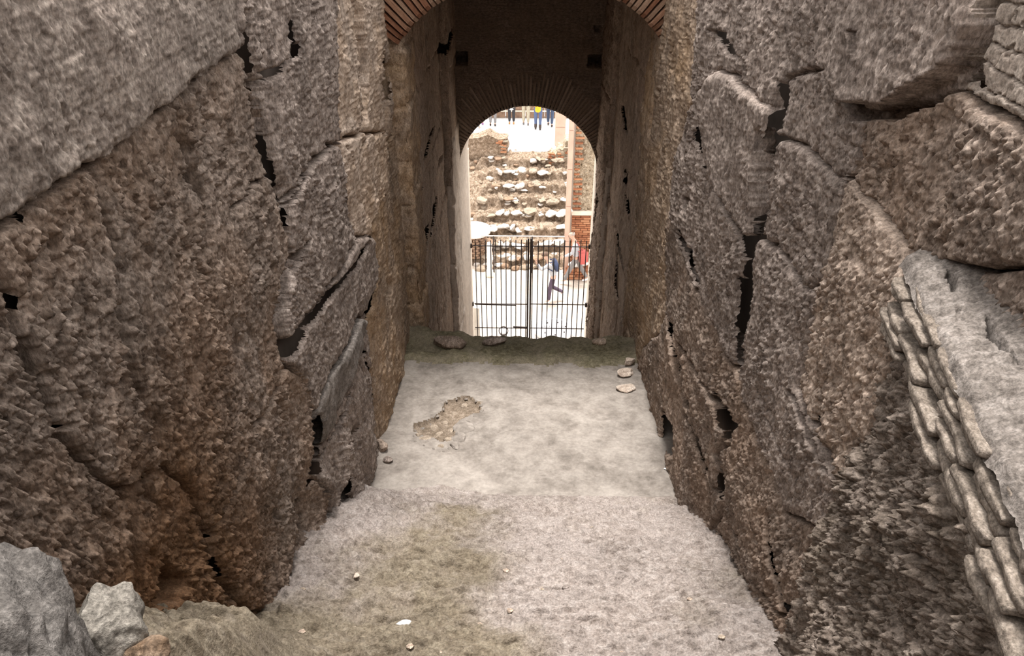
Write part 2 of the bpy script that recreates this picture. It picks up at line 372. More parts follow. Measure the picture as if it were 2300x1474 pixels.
# ------------------------------------------------------------------ trench walls
def ygrid(y0, y1, n, p=0.45):
    t = np.linspace(0, 1, n); return (y0**-p + t*(y1**-p - y0**-p))**(-1/p)
def trench_wall(side, blocks_px, holes_px, cracks_px, parent, W=1.4, seed=1, ncol=640, nrow=690, extra=None, attrs=None):
    ys = ygrid(1.1 if side < 0 else 1.3, 8.7, ncol, 0.8); t = np.linspace(0, 1, nrow)
    top = 0.35 - 0.1*ys; bot = floor_rel(ys) - 0.28
    U = np.repeat(ys[:, None], nrow, 1); V = bot[:, None] + (top-bot)[:, None]*t[None, :]
    P0 = np.stack([np.full(U.shape, side*W), U, V + CZ], -1)
    N = np.zeros(P0.shape); N[..., 0] = -side
    def cv(pts, off=0.0):
        o = []
        for p in pts:
            q = onx(p[0], p[1], side*(W - off)); o.append((q.y, q.z - CZ))
        return o
    bl = []
    for b in blocks_px:
        d = dict(b); d['poly'] = cv(b['px'], b.get('off', 0)); bl.append(d)
    return field(P0, N, U, V, bl, parent, seed, [(cv(p), d, s) for p, d, s in holes_px], [(cv(p), w, d) for p, w, d in cracks_px], groove=0.13, gw=0.017, extra=extra, attrs=attrs, open_joints=True)

def backing(name, side):
    bm = bmesh.new()
    x0, x1 = sorted((side*1.60, side*3.2))
    box_bm(bm, x0, x1, -2.5, 8.75, 0, CZ + 0.45)
    # shoulder that closes the top of the relief
    a, b = sorted((side*1.44, side*1.92))
    box_bm(bm, a, b, -2.5, 8.75, CZ + 0.30, CZ + 0.449)
    o = bm_obj(name, bm, M_BACK); o['kind'] = 'structure'; return o
WL = backing('wall_left', -1); WR = backing('wall_right', 1)
# unseen wall for the storey behind the viewpoint, added to cut sky light
bm = bmesh.new(); box_bm(bm, -3.2, 3.2, -3.2, -2.4, 0, CZ + 2.6)
bmesh.ops.subdivide_edges(bm, edges=bm.edges[:], cuts=12, use_grid_fill=True)
for v_ in bm.verts: v_.co += mn.noise_vector(v_.co*1.3)*0.06
o = bm_obj('wall_back_sky_block', bm, M_BROWN); o['kind'] = 'structure'

def strip(pts, hw):                          # eroded open joint: a band along a polyline, tapering to both ends
    a = []; b = []; n = len(pts)
    for i, p in enumerate(pts):
        q = pts[min(i+1, n-1)]; o = pts[max(i-1, 0)]
        dx, dy = q[0]-o[0], q[1]-o[1]; L = math.hypot(dx, dy) or 1
        w = hw * (0.35 if i in (0, n-1) else 1.0)
        a.append((p[0] - dy/L*w, p[1] + dx/L*w)); b.append((p[0] + dy/L*w, p[1] - dx/L*w))
    return a + b[::-1]
left_blocks = [
 dict(px=[(-400,-300),(540,-300),(541,60),(545,100),(420,190),(330,270),(220,365),(120,430),(0,520),(-400,800)], off=0.035, rough=0.5, mat=M_SMOOTH),
 dict(px=[(215,380),(330,285),(420,205),(545,112),(572,180),(600,300),(640,470),(652,560),(628,680),(640,850),(600,930),(577,957),(556,1030),(525,1120),(478,1204),(440,1100),(375,1041),(346,936),(299,815),(289,768),(262,560),(240,480)], off=-0.01, rough=1.15, mat=M_BROWN),
 dict(px=[(-400,820),(0,535),(120,440),(215,380),(240,480),(262,560),(289,768),(299,815),(346,936),(375,1041),(290,1100),(160,985),(100,830),(50,700),(0,600)], off=0.01, rough=1.25, mat=M_BROWN),
 dict(px=[(-400,400),(0,600),(50,700),(100,830),(160,985),(290,1100),(310,1180),(330,1300),(300,1700),(-400,1700)], off=-0.01, rough=1.4, mat=M_BROWN),
 dict(px=[(290,1100),(375,1041),(440,1100),(478,1204),(500,1290),(580,1380),(560,1700),(300,1700),(330,1300),(310,1180)], off=-0.03, rough=1.4, mat=M_BROWN),
 dict(px=[(640,850),(690,830),(700,900),(715,960),(705,1050),(735,1120),(750,1190),(640,1270),(580,1380),(500,1290),(478,1204),(525,1120),(556,1030),(577,957),(600,930)], off=0.0, rough=1.1, mat=M_BROWN, groove=0.7),
 dict(px=[(545,-300),(640,-300),(648,60),(655,130),(590,180),(565,140),(548,60)], off=0.03, rough=0.8, mat=M_GREY),
 dict(px=[(595,185),(660,130),(652,60),(645,-300),(752,-300),(758,50),(762,250),(768,310),(680,390),(652,440),(640,465),(605,300)], off=0.0, rough=0.9, mat=M_GREY),
 dict(px=[(652,445),(685,395),(768,315),(785,450),(800,530),(740,640),(655,760),(645,740),(655,560)], off=0.015, rough=0.95, mat=M_GREY),
 dict(px=[(815,535),(842,560),(848,610),(812,690),(770,790),(735,860),(712,940),(700,890),(665,790),(745,655)], off=0.03, rough=0.6, mat=M_GREY),
 dict(px=[(755,-300),(808,-300),(812,100),(818,290),(772,312),(764,200),(758,50)], off=-0.02, rough=0.75, mat=M_PALE),
 dict(px=[(812,-300),(895,-300),(900,80),(885,200),(880,300),(822,300),(816,100)], off=-0.005, rough=0.75, mat=M_PALE),
 dict(px=[(772,318),(820,300),(880,300),(884,420),(835,500),(802,530),(786,450)], off=0.0, rough=0.75, mat=M_PALE),
 dict(px=[(835,505),(886,420),(930,300),(930,770),(905,860),(855,985),(835,900),(828,735),(850,610),(842,560)], off=-0.015, rough=0.7, mat=M_OCHRE),
 dict(px=[(816,728),(798,758),(735,868),(703,952),(735,994),(758,968),(790,831),(822,760)], off=0.05, rough=0.15, mat=M_LEDGE, label='smooth grey plaster slab', tilt=(0.05,0.0)),
 dict(px=[(826,745),(838,900),(852,990),(838,1110),(765,1190),(745,1120),(722,1050),(760,975),(792,835)], off=0.02, rough=0.7, mat=M_GREY),
]
left_holes = [
 ([(582,165),(640,140),(638,165),(600,190)], 0.20, 0.02),
 ([(655,100),(678,95),(680,125),(655,140)], 0.12, 0.02),
 ([(428,165),(440,195),(420,195)], 0.10, 0.02),
 ([(60,470),(80,460),(70,510),(45,510)], 0.14, 0.02),
 ([(125,405),(150,400),(150,430),(130,428)], 0.10, 0.02),
 ([(642,770),(665,745),(690,745),(670,790),(645,810)], 0.22, 0.025),
 ([(703,965),(728,1000),(722,1060),(708,1080)], 0.25, 0.03),
 ([(770,1110),(790,1130),(760,1175),(755,1150)], 0.18, 0.02),
 ([(683,1120),(695,1115),(690,1150),(680,1150)], 0.14, 0.015),
 ([(800,770),(815,740),(822,790),(806,800)], 0.16, 0.015),
 ([(160,965),(185,960),(165,990),(150,985)], 0.12, 0.02),
 ([(355,1070),(370,1065),(350,1095)], 0.12, 0.015),
 ([(655,575),(700,540),(690,560),(662,610)], 0.07, 0.02),
 ([(735,320),(755,318),(748,335)], 0.10, 0.015),
 ([(480,1185),(495,1195),(482,1215)], 0.14, 0.015),
 ([(30,650),(60,660),(75,700),(50,690)], 0.12, 0.02),
 ([(310,1150),(330,1210),(340,1260),(322,1230)], 0.14, 0.02),
 ([(395,1260),(450,1300),(420,1350),(370,1380)], 0.11, 0.04),
 ([(880,600),(892,640),(884,700),(872,660)], 0.10, 0.02),
 ([(870,120),(895,150),(890,230),(872,200)], 0.12, 0.03),
]
left_cracks = [
 ([(543,40),(560,150),(585,240),(610,350),(640,470),(650,530)], 0.022, 0.17),
 ([(824,545),(790,600),(740,660),(690,730),(650,790)], 0.020, 0.15),
 ([(640,850),(632,760),(645,640)], 0.016, 0.12),
 ([(650,0),(656,110)], 0.016, 0.10),
 ([(812,-40),(815,100),(822,290)], 0.020, 0.12),
 ([(0,525),(120,435),(215,372),(330,275),(420,195),(545,105)], 0.012, 0.07),
 ([(640,470),(690,395),(770,312)], 0.012, 0.08),
 ([(712,950),(720,1020),(700,1090)], 0.030, 0.20),
 ([(790,830),(760,970),(722,1045)], 0.020, 0.14),
 ([(820,740),(800,800),(830,900)], 0.018, 0.12),
 ([(870,430),(835,505),(850,600)], 0.016, 0.09),
 ([(755,1190),(740,1110),(700,1050)], 0.016, 0.12),
 ([(395,230),(430,330),(470,440),(480,560)], 0.018, 0.05),
 ([(415,205),(440,290)], 0.02, 0.06),
 ([(68,768),(142,926),(157,983)], 0.02, 0.06),
 ([(530,480),(600,395),(612,385)], 0.015, 0.05),
 ([(640,610),(655,700)], 0.015, 0.06),
 ([(560,870),(520,1000)], 0.012, 0.03),
 ([(780,330),(800,380),(830,300)], 0.015, 0.03),
 ([(310,1180),(335,1330),(360,1380)], 0.03, 0.10),
 ([(475,1210),(520,1330)], 0.025, 0.08),
 ([(700,-40),(705,60)], 0.012, 0.03),
]
left_holes += [(strip(p, w), d, 0.03) for p, w, d in [
 ([(543,20),(552,100),(572,190),(592,270),(612,360),(640,470),(648,520)], 9, 0.16),
 ([(652,-20),(655,60),(668,125)], 7, 0.12),
 ([(655,560),(640,640),(634,720),(640,800),(636,850)], 8, 0.10),
 ([(824,545),(795,595),(745,655),(700,715),(652,785)], 7, 0.16),
 ([(815,-20),(812,60),(826,160),(822,285)], 5, 0.11),
 ([(712,930),(716,1000),(712,1060),(700,1095)], 15, 0.22),
 ([(806,770),(838,860),(846,960),(838,1010)], 5, 0.12),
 ([(800,960),(770,1110),(757,1180)], 6, 0.14),
 ([(236,440),(262,540),(280,650),(298,800),(330,890),(372,1030)], 9, 0.10),
 ([(395,230),(430,330),(470,440),(482,540)], 5, 0.07),
 ([(850,600),(832,700),(815,760)], 6, 0.12),
 ([(900,100),(880,190),(884,330)], 6, 0.10),
 ([(80,760),(142,926),(160,985)], 7, 0.10),
 ([(300,1080),(325,1200),(340,1300),(365,1380)], 8, 0.11),
 ([(480,1200),(515,1290),(545,1370)], 7, 0.12),
 ([(555,1030),(530,1110),(480,1200)], 4, 0.07),
]]
trench_wall(-1, left_blocks, left_holes, left_cracks, WL, seed=5,
            extra=lambda U, V: -0.06*sst(6.6, 8.2, U) + 0.10*sst(-2.9, -4.0, V)*sst(2.2, 3.2, U)*sst(6.0, 4.0, U)*gn(U*3, V*2, 77),
            attrs={'stain': lambda U, V: sst(-1.35, -2.5, V + 0.25*fbm(U*2, V*2, 88, 3))*sst(3.4, 2.2, U)})

right_blocks = [
 dict(px=[(1470,-300),(1560,-300),(1560,60),(1520,250),(1500,400),(1495,600),(1490,780),(1430,780),(1470,100)], off=-0.02, rough=0.7, mat=M_OCHRE),
 dict(px=[(1565,-300),(1785,-300),(1800,20),(1850,150),(1755,175),(1745,260),(1680,200),(1600,145),(1575,100),(1560,60)], off=0.0, rough=0.9, mat=M_GREY, groove=0.35),
 dict(px=[(1790,-300),(2200,-300),(2180,60),(2150,130),(2080,190),(1995,240),(1885,232),(1855,150),(1805,20)], off=0.06, rough=0.65, mat=M_GREY, groove=0.3, tilt=(0.0,0.02)),
 dict(px=[(1600,150),(1680,205),(1745,262),(1740,290),(1712,400),(1700,500),(1672,540),(1640,490),(1600,420),(1570,335),(1575,240)], off=0.04, rough=0.55, mat=M_GREY),
 dict(px=[(1755,178),(1852,155),(1882,240),(1930,275),(1915,350),(1895,405),(1880,408),(1790,320),(1745,290)], off=-0.01, rough=0.9, mat=M_GREY, groove=0.25),
 dict(px=[(1925,270),(2060,245),(2122,200),(2300,300),(2700,510),(2700,600),(2055,590),(1975,480),(1900,400)], off=-0.01, rough=1.2, mat=M_BROWN, groove=0.4),
 dict(px=[(2203,-300),(2700,-300),(2700,500),(2300,295),(2125,195),(2155,130)], off=-0.03, rough=0.2, mat=[M_BRICKGREY], name='brick', bricks=(0.062, 0.26)),
 dict(px=[(1742,292),(1790,325),(1880,412),(1862,500),(1832,640),(1795,650),(1735,552),(1692,530),(1712,400)], off=0.0, rough=1.0, mat=M_GREY),
 dict(px=[(1882,412),(1900,405),(1975,485),(2055,590),(2000,900),(1885,1140),(1835,980),(1785,870),(1834,640),(1865,500)], off=0.005, rough=1.1, mat=M_WARM, groove=0.45),
 dict(px=[(1692,535),(1735,556),(1795,655),(1830,645),(1782,870),(1832,982),(1875,1110),(1835,1185),(1755,1150),(1722,1050),(1662,900),(1655,830),(1668,700)], off=0.01, rough=0.95, mat=M_GREY),
 dict(px=[(1568,335),(1600,425),(1640,492),(1672,545),(1664,700),(1648,830),(1600,745),(1540,605),(1502,480),(1520,400)], off=0.01, rough=0.9, mat=M_GREY),
 dict(px=[(1500,485),(1540,608),(1600,748),(1650,842),(1660,900),(1640,1000),(1600,900),(1540,800),(1492,700)], off=0.0, rough=0.9, mat=M_BROWN),
 dict(px=[(1490,705),(1540,803),(1600,903),(1638,1000),(1600,1022),(1620,1130),(1560,1185),(1500,1060),(1470,960),(1435,860),(1435,780)], off=0.015, rough=0.8, mat=M_BROWN),
 dict(px=[(1642,1000),(1662,903),(1722,1053),(1755,1153),(1835,1188),(1875,1115),(1885,1145),(1835,1250),(1770,1480),(1700,1400),(1600,1190),(1622,1130),(1602,1022)], off=0.0, rough=1.0, mat=M_BROWN),
 dict(px=[(2055,592),(2700,602),(2700,1800),(1770,1800),(1770,1480),(1835,1250),(1885,1145),(2000,900)], off=-0.05, rough=1.0, mat=M_BROWN),
]
right_holes = [
 ([(1885,232),(1995,240),(2080,192),(2150,135),(2178,60),(2200,-20),(2216,-10),(2192,80),(2168,150),(2100,225),(2000,278),(1900,268)], 0.10, 0.012),
 ([(1655,525),(1695,525),(1690,570),(1672,580)], 0.22, 0.02),
 ([(1745,175),(1760,200),(1752,265),(1732,270)], 0.13, 0.02),
 ([(1705,300),(1722,290),(1700,480),(1690,500)], 0.08, 0.02),
 ([(1655,620),(1672,640),(1662,830),(1645,830)], 0.16, 0.02),
 ([(1600,880),(1640,930),(1640,980),(1612,960)], 0.20, 0.025),
 ([(1605,1060),(1630,1080),(1625,1125),(1600,1110)], 0.22, 0.02),
 ([(1482,930),(1512,960),(1512,1030),(1480,1005)], 0.24, 0.03),
 ([(2140,165),(2172,145),(2178,195),(2145,200)], 0.22, 0.012),
 ([(1785,640),(1802,640),(1796,662)], 0.14, 0.012),
 ([(1828,930),(1842,940),(1838,985),(1824,980)], 0.14, 0.015),
 ([(1592,72),(1625,80),(1640,105),(1610,105)], 0.12, 0.025),
 ([(1566,350),(1590,345),(1590,382),(1572,380)], 0.14, 0.02),
 ([(1535,440),(1548,450),(1538,480)], 0.08, 0.015),
 ([(1520,520),(1545,560),(1552,590),(1530,560)], 0.12, 0.015),
 ([(1880,400),(1898,398),(1890,415)], 0.10, 0.012),
 ([(1940,70),(1955,70),(1950,125),(1940,125)], 0.07, 0.01),
 ([(1800,1240),(1830,1255),(1810,1270)], 0.12, 0.015),
 ([(1755,1350),(1775,1360),(1762,1380)], 0.14, 0.015),
 ([(1905,1010),(1925,1000),(1920,1040)], 0.08, 0.015),
 ([(2240,25),(2250,25),(2245,45)], 0.05, 0.006),
 ([(2262,50),(2275,52),(2268,80)], 0.05, 0.006),
 ([(2240,100),(2252,105),(2240,130),(2232,122)], 0.06, 0.006),
 ([(2275,170),(2285,172),(2276,190)], 0.05, 0.006),
]
right_holes += [(strip(p, w), d, 0.03) for p, w, d in [
 ([(1758,170),(1750,230),(1738,290),(1718,390),(1702,480),(1690,530)], 12, 0.24),
 ([(1680,560),(1672,640),(1664,740),(1654,842)], 12, 0.24),
 ([(1605,880),(1625,920),(1638,965),(1618,1010)], 12, 0.22),
 ([(1612,1040),(1622,1085),(1610,1125)], 11, 0.22),
 ([(1488,920),(1500,965),(1506,1025)], 13, 0.25),
 ([(1928,270),(1918,330),(1902,395)], 7, 0.12),
 ([(1862,490),(1850,570),(1832,645)], 6, 0.10),
 ([(1838,920),(1834,980)], 8, 0.14),
 ([(1568,250),(1560,310),(1580,375)], 7, 0.12),
 ([(1525,515),(1545,570),(1565,640)], 7, 0.12),
 ([(1500,720),(1518,800),(1530,880),(1548,920)], 7, 0.12),
 ([(1540,930),(1570,1010),(1590,1100)], 6, 0.12),
 ([(1600,70),(1618,95),(1650,130)], 9, 0.12),
 ([(1720,1160),(1728,1230),(1760,1380)], 7, 0.12),
 ([(1600,1190),(1650,1280),(1700,1390)], 6, 0.10),
 ([(1775,880),(1805,950),(1850,1060)], 5, 0.08),
 ([(1475,200),(1490,330),(1500,430)], 6, 0.10),
]]
right_cracks = [
 ([(1757,178),(1748,270),(1718,400),(1696,520),(1672,640),(1662,760),(1652,845)], 0.026, 0.19),
 ([(1600,420),(1640,495),(1672,545)], 0.014, 0.11),
 ([(1735,555),(1795,655)], 0.010, 0.07),
 ([(1540,605),(1600,745),(1650,835)], 0.012, 0.08),
 ([(1605,880),(1640,950),(1608,1030),(1618,1110),(1600,1180)], 0.030, 0.22),
 ([(1490,900),(1500,1000)], 0.030, 0.22),
 ([(1885,415),(1862,500)], 0.014, 0.10),
 ([(1835,985),(1880,1120)], 0.014, 0.09),
 ([(1925,275),(1905,390)], 0.02, 0.06),
 ([(2060,300),(2045,420)], 0.02, 0.04),
 ([(1865,500),(1845,600),(1830,650)], 0.02, 0.06),
 ([(1700,880),(1760,1040)], 0.012, 0.03),
 ([(1690,1180),(1720,1280)], 0.02, 0.06),
 ([(1540,800),(1560,960),(1600,1100)], 0.02, 0.06),
 ([(1640,1180),(1700,1330),(1760,1385)], 0.02, 0.07),
 ([(1500,720),(1520,860),(1545,920)], 0.02, 0.05),
 ([(1850,180),(1790,0)], 0.012, 0.03),
 ([(1990,640),(1960,760)], 0.015, 0.02),
]
trench_wall(1, right_blocks, right_holes, right_cracks, WR, seed=105)

# ------------------------------------------------------------------ rubble and brick stub in front of the right wall
STUB = empty('ruined_brick_stub', (1.4, 1.6, CZ - 3.2))
tag(STUB, 'ruined brick-faced stub of wall with rough rubble core and pale broken top', 'wall stub')
S0 = np.array([1.385, 2.47]); SD = np.array([-0.205, -0.979])            # runs towards the camera, edging inwards
SN = np.array([-0.979, 0.205])
def stub_face():
    nu, nv = 300, 430
    s = np.linspace(-0.12, 1.9, nu); t = np.linspace(0, 1, nv)
    U = np.repeat(s[:, None], nv, 1)
    yy = S0[1] + SD[1]*s; bot = floor_rel(yy) - 0.3
    ztop = -1.23 + 0.0*s
    V = bot[:, None] + (ztop-bot)[:, None]*t[None, :]
    P0 = np.stack([S0[0]+SD[0]*U, S0[1]+SD[1]*U, V+CZ], -1)
    P0[..., 0] -= STUB.location.x; P0[..., 1] -= STUB.location.y; P0[..., 2] -= STUB.location.z
    N = np.zeros(P0.shape); N[..., 0] = SN[0]; N[..., 1] = SN[1]
    lump = lambda U, V: (0.055*np.abs(fbm(U*6, V*6, 901, 3)) + 0.04*fbm(U*2.2, V*2.2, 902, 2) - 0.03
                         - 0.22*sst(0.03, -0.10, U) - 0.10*sst(-1.40, -1.25, V) + 0.05*sst(-1.5, -3.2, V))
    def rr(U, V, s): return 1.3*rough_tufa(U, V, s, 0.8)
    field(P0, N, U, V, [dict(poly=[(-1,-6),(3,-6),(3,0),(-1,0)], mat=M_RUBBLE, name='rubble_core')], STUB, 300, big=0.02, rough=rr, extra=lump)
stub_face()
def stub_top():
    nu, nv = 220, 150
    s = np.linspace(0.0, 1.9, nu); t = np.linspace(0, 1, nv)
    U = np.repeat(s[:, None], nv, 1); V = np.repeat(t[None, :], nu, 0)
    x_in = S0[0] + SD[0]*U - 0.025; x_out = 1.52 + 0*U
    Y = S0[1] + SD[1]*U
    X = x_in + (x_out - x_in)*V
    w = (x_out - x_in)
    Z = -1.235 + 0.42*w*V + 0.01*V
    P0 = np.stack([X, Y, Z + CZ], -1) - np.array(STUB.location)
    N = np.zeros(P0.shape); N[..., 2] = 1
    UU = U; VV = V*w
    hl = [([(0.20,0.10),(0.28,0.092),(0.34,0.105),(0.26,0.118)], 0.06, 0.012), ([(0.50,0.15),(0.62,0.138),(0.75,0.152),(0.62,0.166)], 0.07, 0.015), ([(0.42,0.08),(0.44,0.08),(0.44,0.1)], 0.03, 0.01)]
    ex = lambda U, V: 0.014*fbm(U*5, V*5, 911, 4) - 0.03*(1-sst(0.0, 0.02, V)) - 0.02*sst(0.3, 0.6, U)*gn(U*9, V*9, 912)
    field(P0, N, UU, VV, [dict(poly=[(-1,-1),(3,-1),(3,2),(-1,2)], mat=M_LEDGE, name='broken_top', rough=0.35)], STUB, 320, holes=hl, big=0.01, extra=ex)
stub_top()
def worn_brick(name, L, H, D, seed, mat, parent, M):
    bm = bmesh.new(); bmesh.ops.create_cube(bm, size=1)
    bmesh.ops.subdivide_edges(bm, edges=bm.edges[:], cuts=4, use_grid_fill=True)
    rnd = random.Random(seed); o3 = Vector((rnd.random()*50, rnd.random()*50, rnd.random()*50))
    for v in bm.verts:
        c = v.co*2; q = Vector([math.copysign(abs(a)**1.0, a) for a in c])
        r = max((abs(q.x)**14 + abs(q.y)**14 + abs(q.z)**14)**(1/14), 1e-6); q = q/r*max(abs(q.x), abs(q.y), abs(q.z))
        p = Vector((q.x*L/2, q.y*D/2, q.z*H/2))
        n = mn.noise_vector(p*11 + o3)*0.012 + mn.noise_vector(p*30 + o3)*0.006
        v.co = p + n
    me = bpy.data.meshes.new(name); bm.to_mesh(me); bm.free(); me.shade_smooth()
    o = link(name, me, mat, parent); o.matrix_local = M
    return o
rnd = random.Random(4)
rotS = math.atan2(SD[1], SD[0])
for row in range(6):
    z = -1.258 - row*0.039 - 0.004*math.sin(row)
    s = 0.005 + 0.035*row*0.35 + rnd.uniform(-0.02, 0.02) + (0.05 if row % 2 else 0)
    send = 1.75
    while s < send:
        L = rnd.uniform(0.13, 0.32)
        if rnd.random() < 0.12 and row > 1: s += L*0.6; continue
        cs = s + L/2; prot = 0.03 + rnd.uniform(-0.014, 0.022) + row*0.006
        x = S0[0] + SD[0]*cs + SN[0]*(prot-0.08); y = S0[1] + SD[1]*cs + SN[1]*(prot-0.08)
        M = Matrix.Translation(Vector((x, y, z + CZ + rnd.uniform(-0.004, 0.004))) - Vector(STUB.location)) @ Matrix.Rotation(rotS + rnd.uniform(-0.04, 0.04), 4, 'Z') @ Matrix.Rotation(rnd.uniform(-0.05, 0.05), 4, 'Y')
        worn_brick('brick', L, rnd.uniform(0.024, 0.032), 0.15, rnd.random()*1e6, M_PIERBRICK, STUB, M)
        s += L + rnd.uniform(0.004, 0.02)

# ------------------------------------------------------------------ floor of the passage
FLOOR = empty('floor', (0, 5, CZ - 5)); FLOOR['kind'] = 'structure'
patch_px = [(1003,903),(1040,893),(1078,905),(1082,925),(1055,945),(1028,962),(1022,1000),(1000,1015),(962,1005),(928,990),(930,968),(960,960),(988,932)]
patch_xy = []
for p in patch_px:
    q = onz(p[0], p[1], CZ - 5.2); patch_xy.append((q.x, q.y))
def build_floor():
    nu, nv = 420, 640
    xs = np.linspace(-1.75, 1.75, nu); ys = ygrid(1.0, LIP_Y + 0.25, nv, 0.3)
    U = np.repeat(xs[:, None], nv, 1); V = np.repeat(ys[None, :], nu, 0)
    Z = floor_rel(V)
    rough_zone = 1 - sst(4.86, 5.0, V)
    # worn stairs show as faint ledges
    st = 0.10*(np.abs(((V*1.0 + 0.08*fbm(U*1.5, V*1.5, 41, 3)) / 0.42) % 1.0 - 0.5) - 0.25)
    Z = Z + rough_zone*(0.55*st + 0.05*fbm(U*2.2, V*3.2, 42, 4) + 0.016*np.abs(fbm(U*8, V*16, 43, 3)) + 0.024*fbm(U*12, V*22, 56, 4) - 0.06*np.clip(gn(U*7, V*18, 57) - 0.35, 0, 1))
    # rounded broken edge where the stair meets the landing, left side rises
    Z = Z + rough_zone*0.12*sst(-0.9, -1.4, U)*sst(2.4, 3.2, V)
    Z = Z + 0.85*sst(-0.72, -1.30, U)*sst(2.55, 1.65, V)*(1+0.25*fbm(U*3, V*3, 44, 3)) + rough_zone*0.035*sst(-0.4, -0.9, U)*np.abs(fbm(U*9, V*9, 58, 4))
    # mossy lip: earth piled on the landing edge
    edge = 7.62 + 0.06*fbm(U*2.5, U*0, 45, 3) + 0.10*sst(0.2, 0.9, U)*0 - 0.10*sst(0.55, 0.75, U)*sst(1.0, 0.8, U)
    earth = sst(-0.02, 0.12, V - edge)
    Z = Z + earth*(0.05 + 0.03*fbm(U*4, V*4, 46, 4)) + 0.12*sst(8.0, 8.3, V)*sst(-0.6, -1.3, U) - 0.9*sst(LIP_Y-0.05, LIP_Y+0.22, V + 0.07*gn(U*3, V*0, 47))
    Z = Z + 0.006*fbm(U*3, V*3, 48, 3)
    # worn hole in the concrete
    wu = U + 0.03*fbm(U*7, V*7, 49, 2); wv = V + 0.05*fbm(U*7+5, V*7, 50, 2)
    sd = poly_sd(wu, wv, patch_xy)
    Z = Z - 0.05*sst(-0.005, 0.02, sd) + np.where(sd > 0, 0.02*np.abs(fbm(U*14, V*14, 51, 2)), 0)
    # dusty run-out along the walls
    Z = Z + 0.05*sst(1.15, 1.45, np.abs(U))*(1-rough_zone)*(0.4+gn(U*3, V*2, 52))
    moss = 0.42*fbm(U*1.6+3, V*1.1, 53, 4) + 0.62*sst(0.25, -0.55, U)*sst(5.2, 4.3, V) + 0.7*sst(2.75, 2.2, V)*sst(0.55, -0.2, U) - 0.55*sst(-0.75, -1.2, U)*sst(2.6, 3.2, V)
    lab = np.zeros(U.shape, int)                       # 0 slab
    jl = 4.98 + 0.05*fbm(U*3, U*0+2, 54, 3) + 0.12*sst(-0.25, -0.6, U)*sst(-1.2, -0.9, U)
    lab[V < jl] = 1
    moss = sst(0.05, 0.75, moss)
    lab[(V > edge)] = 2
    lab[sd > 0] = 3
    global FGRID
    FGRID = (xs, ys, Z)
    P = np.stack([U, V - 5, Z + 5], -1).reshape(-1, 3)
    idx = np.arange(nu*nv).reshape(nu, nv)
    Fq = np.stack([idx[:-1,:-1], idx[1:,:-1], idx[1:,1:], idx[:-1,1:]], -1).reshape(-1, 4)
    fl = lab[:-1,:-1].ravel()
    names = [('concrete_landing', M_SLAB, 'smooth grey concrete landing'), ('broken_stair', M_STAIR, 'pale worn mortar of broken stairs'), ('earth_strip', M_EARTH, 'dark mossy earth at landing edge'), ('worn_hole', M_PATCH, 'brown earth hole worn in concrete')]
    for i, (nm, mat, lb) in enumerate(names):
        f = Fq[fl == i]; uq, inv = np.unique(f, return_inverse=True)
        o = link(nm, np_mesh(nm, P[uq], inv.reshape(-1, 4)), mat, FLOOR); o['label'] = lb
        if i == 1: o.data.attributes.new('moss', 'FLOAT', 'POINT').data.foreach_set('value', moss.ravel()[uq].astype(np.float32))
    # stair shaft beyond the lip, out of sight from above
    bm = bmesh.new(); n = 26
    for i in range(n):
        y0 = LIP_Y + 0.1 + i*0.272; z1 = CZ - 5.9 - i*0.222
        box_bm(bm, -1.75, 1.75, y0, y0 + 0.275, 0 - 0.3, max(z1, 0.001))
    bm_obj('lower_stair', bm, M_MORTAR, FLOOR, (0, -5, 5 - CZ))
build_floor()

def rock_mesh(name, size, seed, sub=3, cuts=9, amp=0.10):
    rnd = random.Random(seed); bm = bmesh.new()
    bmesh.ops.create_icosphere(bm, subdivisions=sub, radius=1)
    o3 = Vector([rnd.uniform(0, 90) for _ in range(3)])
    pl = []
    for _ in range(cuts):
        n = Vector([rnd.gauss(0, 1) for _ in range(3)]).normalized(); pl.append((n, rnd.uniform(0.55, 0.85)))
    for v in bm.verts:
        p = v.co.copy()
        for n, d in pl:
            k = p.dot(n)
            if k > d: p -= n*(k-d)*0.92
        p += p.normalized()*(amp*mn.noise(p*1.6+o3) + amp*0.5*mn.noise(p*4+o3) + amp*0.25*mn.noise(p*9+o3))
        v.co = Vector((p.x*size[0], p.y*size[1], p.z*size[2]))
    me = bpy.data.meshes.new(name); bm.to_mesh(me); bm.free()
    me.shade_smooth() if sub > 3 else None
    return me
def floor_at(x, y):
    xs, ys, Z = FGRID
    i = int(np.clip(np.searchsorted(xs, x), 0, len(xs)-1)); j = int(np.clip(np.searchsorted(ys, y), 0, len(ys)-1))
    return float(Z[i, j])
def floor_hit(px, py):
    zr = -4.6
    for _ in range(12):
        q = onz(px, py, CZ + zr); zr = 0.5*zr + 0.5*floor_at(q.x, q.y)
    return Vector((q.x, q.y, CZ + zr))
def rock(name, px, py, zrel, size, seed, mat, label=None, cat='stone', rz=0.0, sub=3, lift=0.5, group=None, parent=None, amp=0.10, tilt=0.0):
    q = floor_hit(px, py)
    o = link(name, rock_mesh(name, size, seed, sub, amp=amp), mat, None, (q.x, q.y, q.z + size[2]*lift))
    o.rotation_euler = (tilt, 0, rz)
    if label: tag(o, label, cat, group)
    if parent:
        o.parent = parent; o.location = Vector(o.location) - Vector(parent.location)
    return o
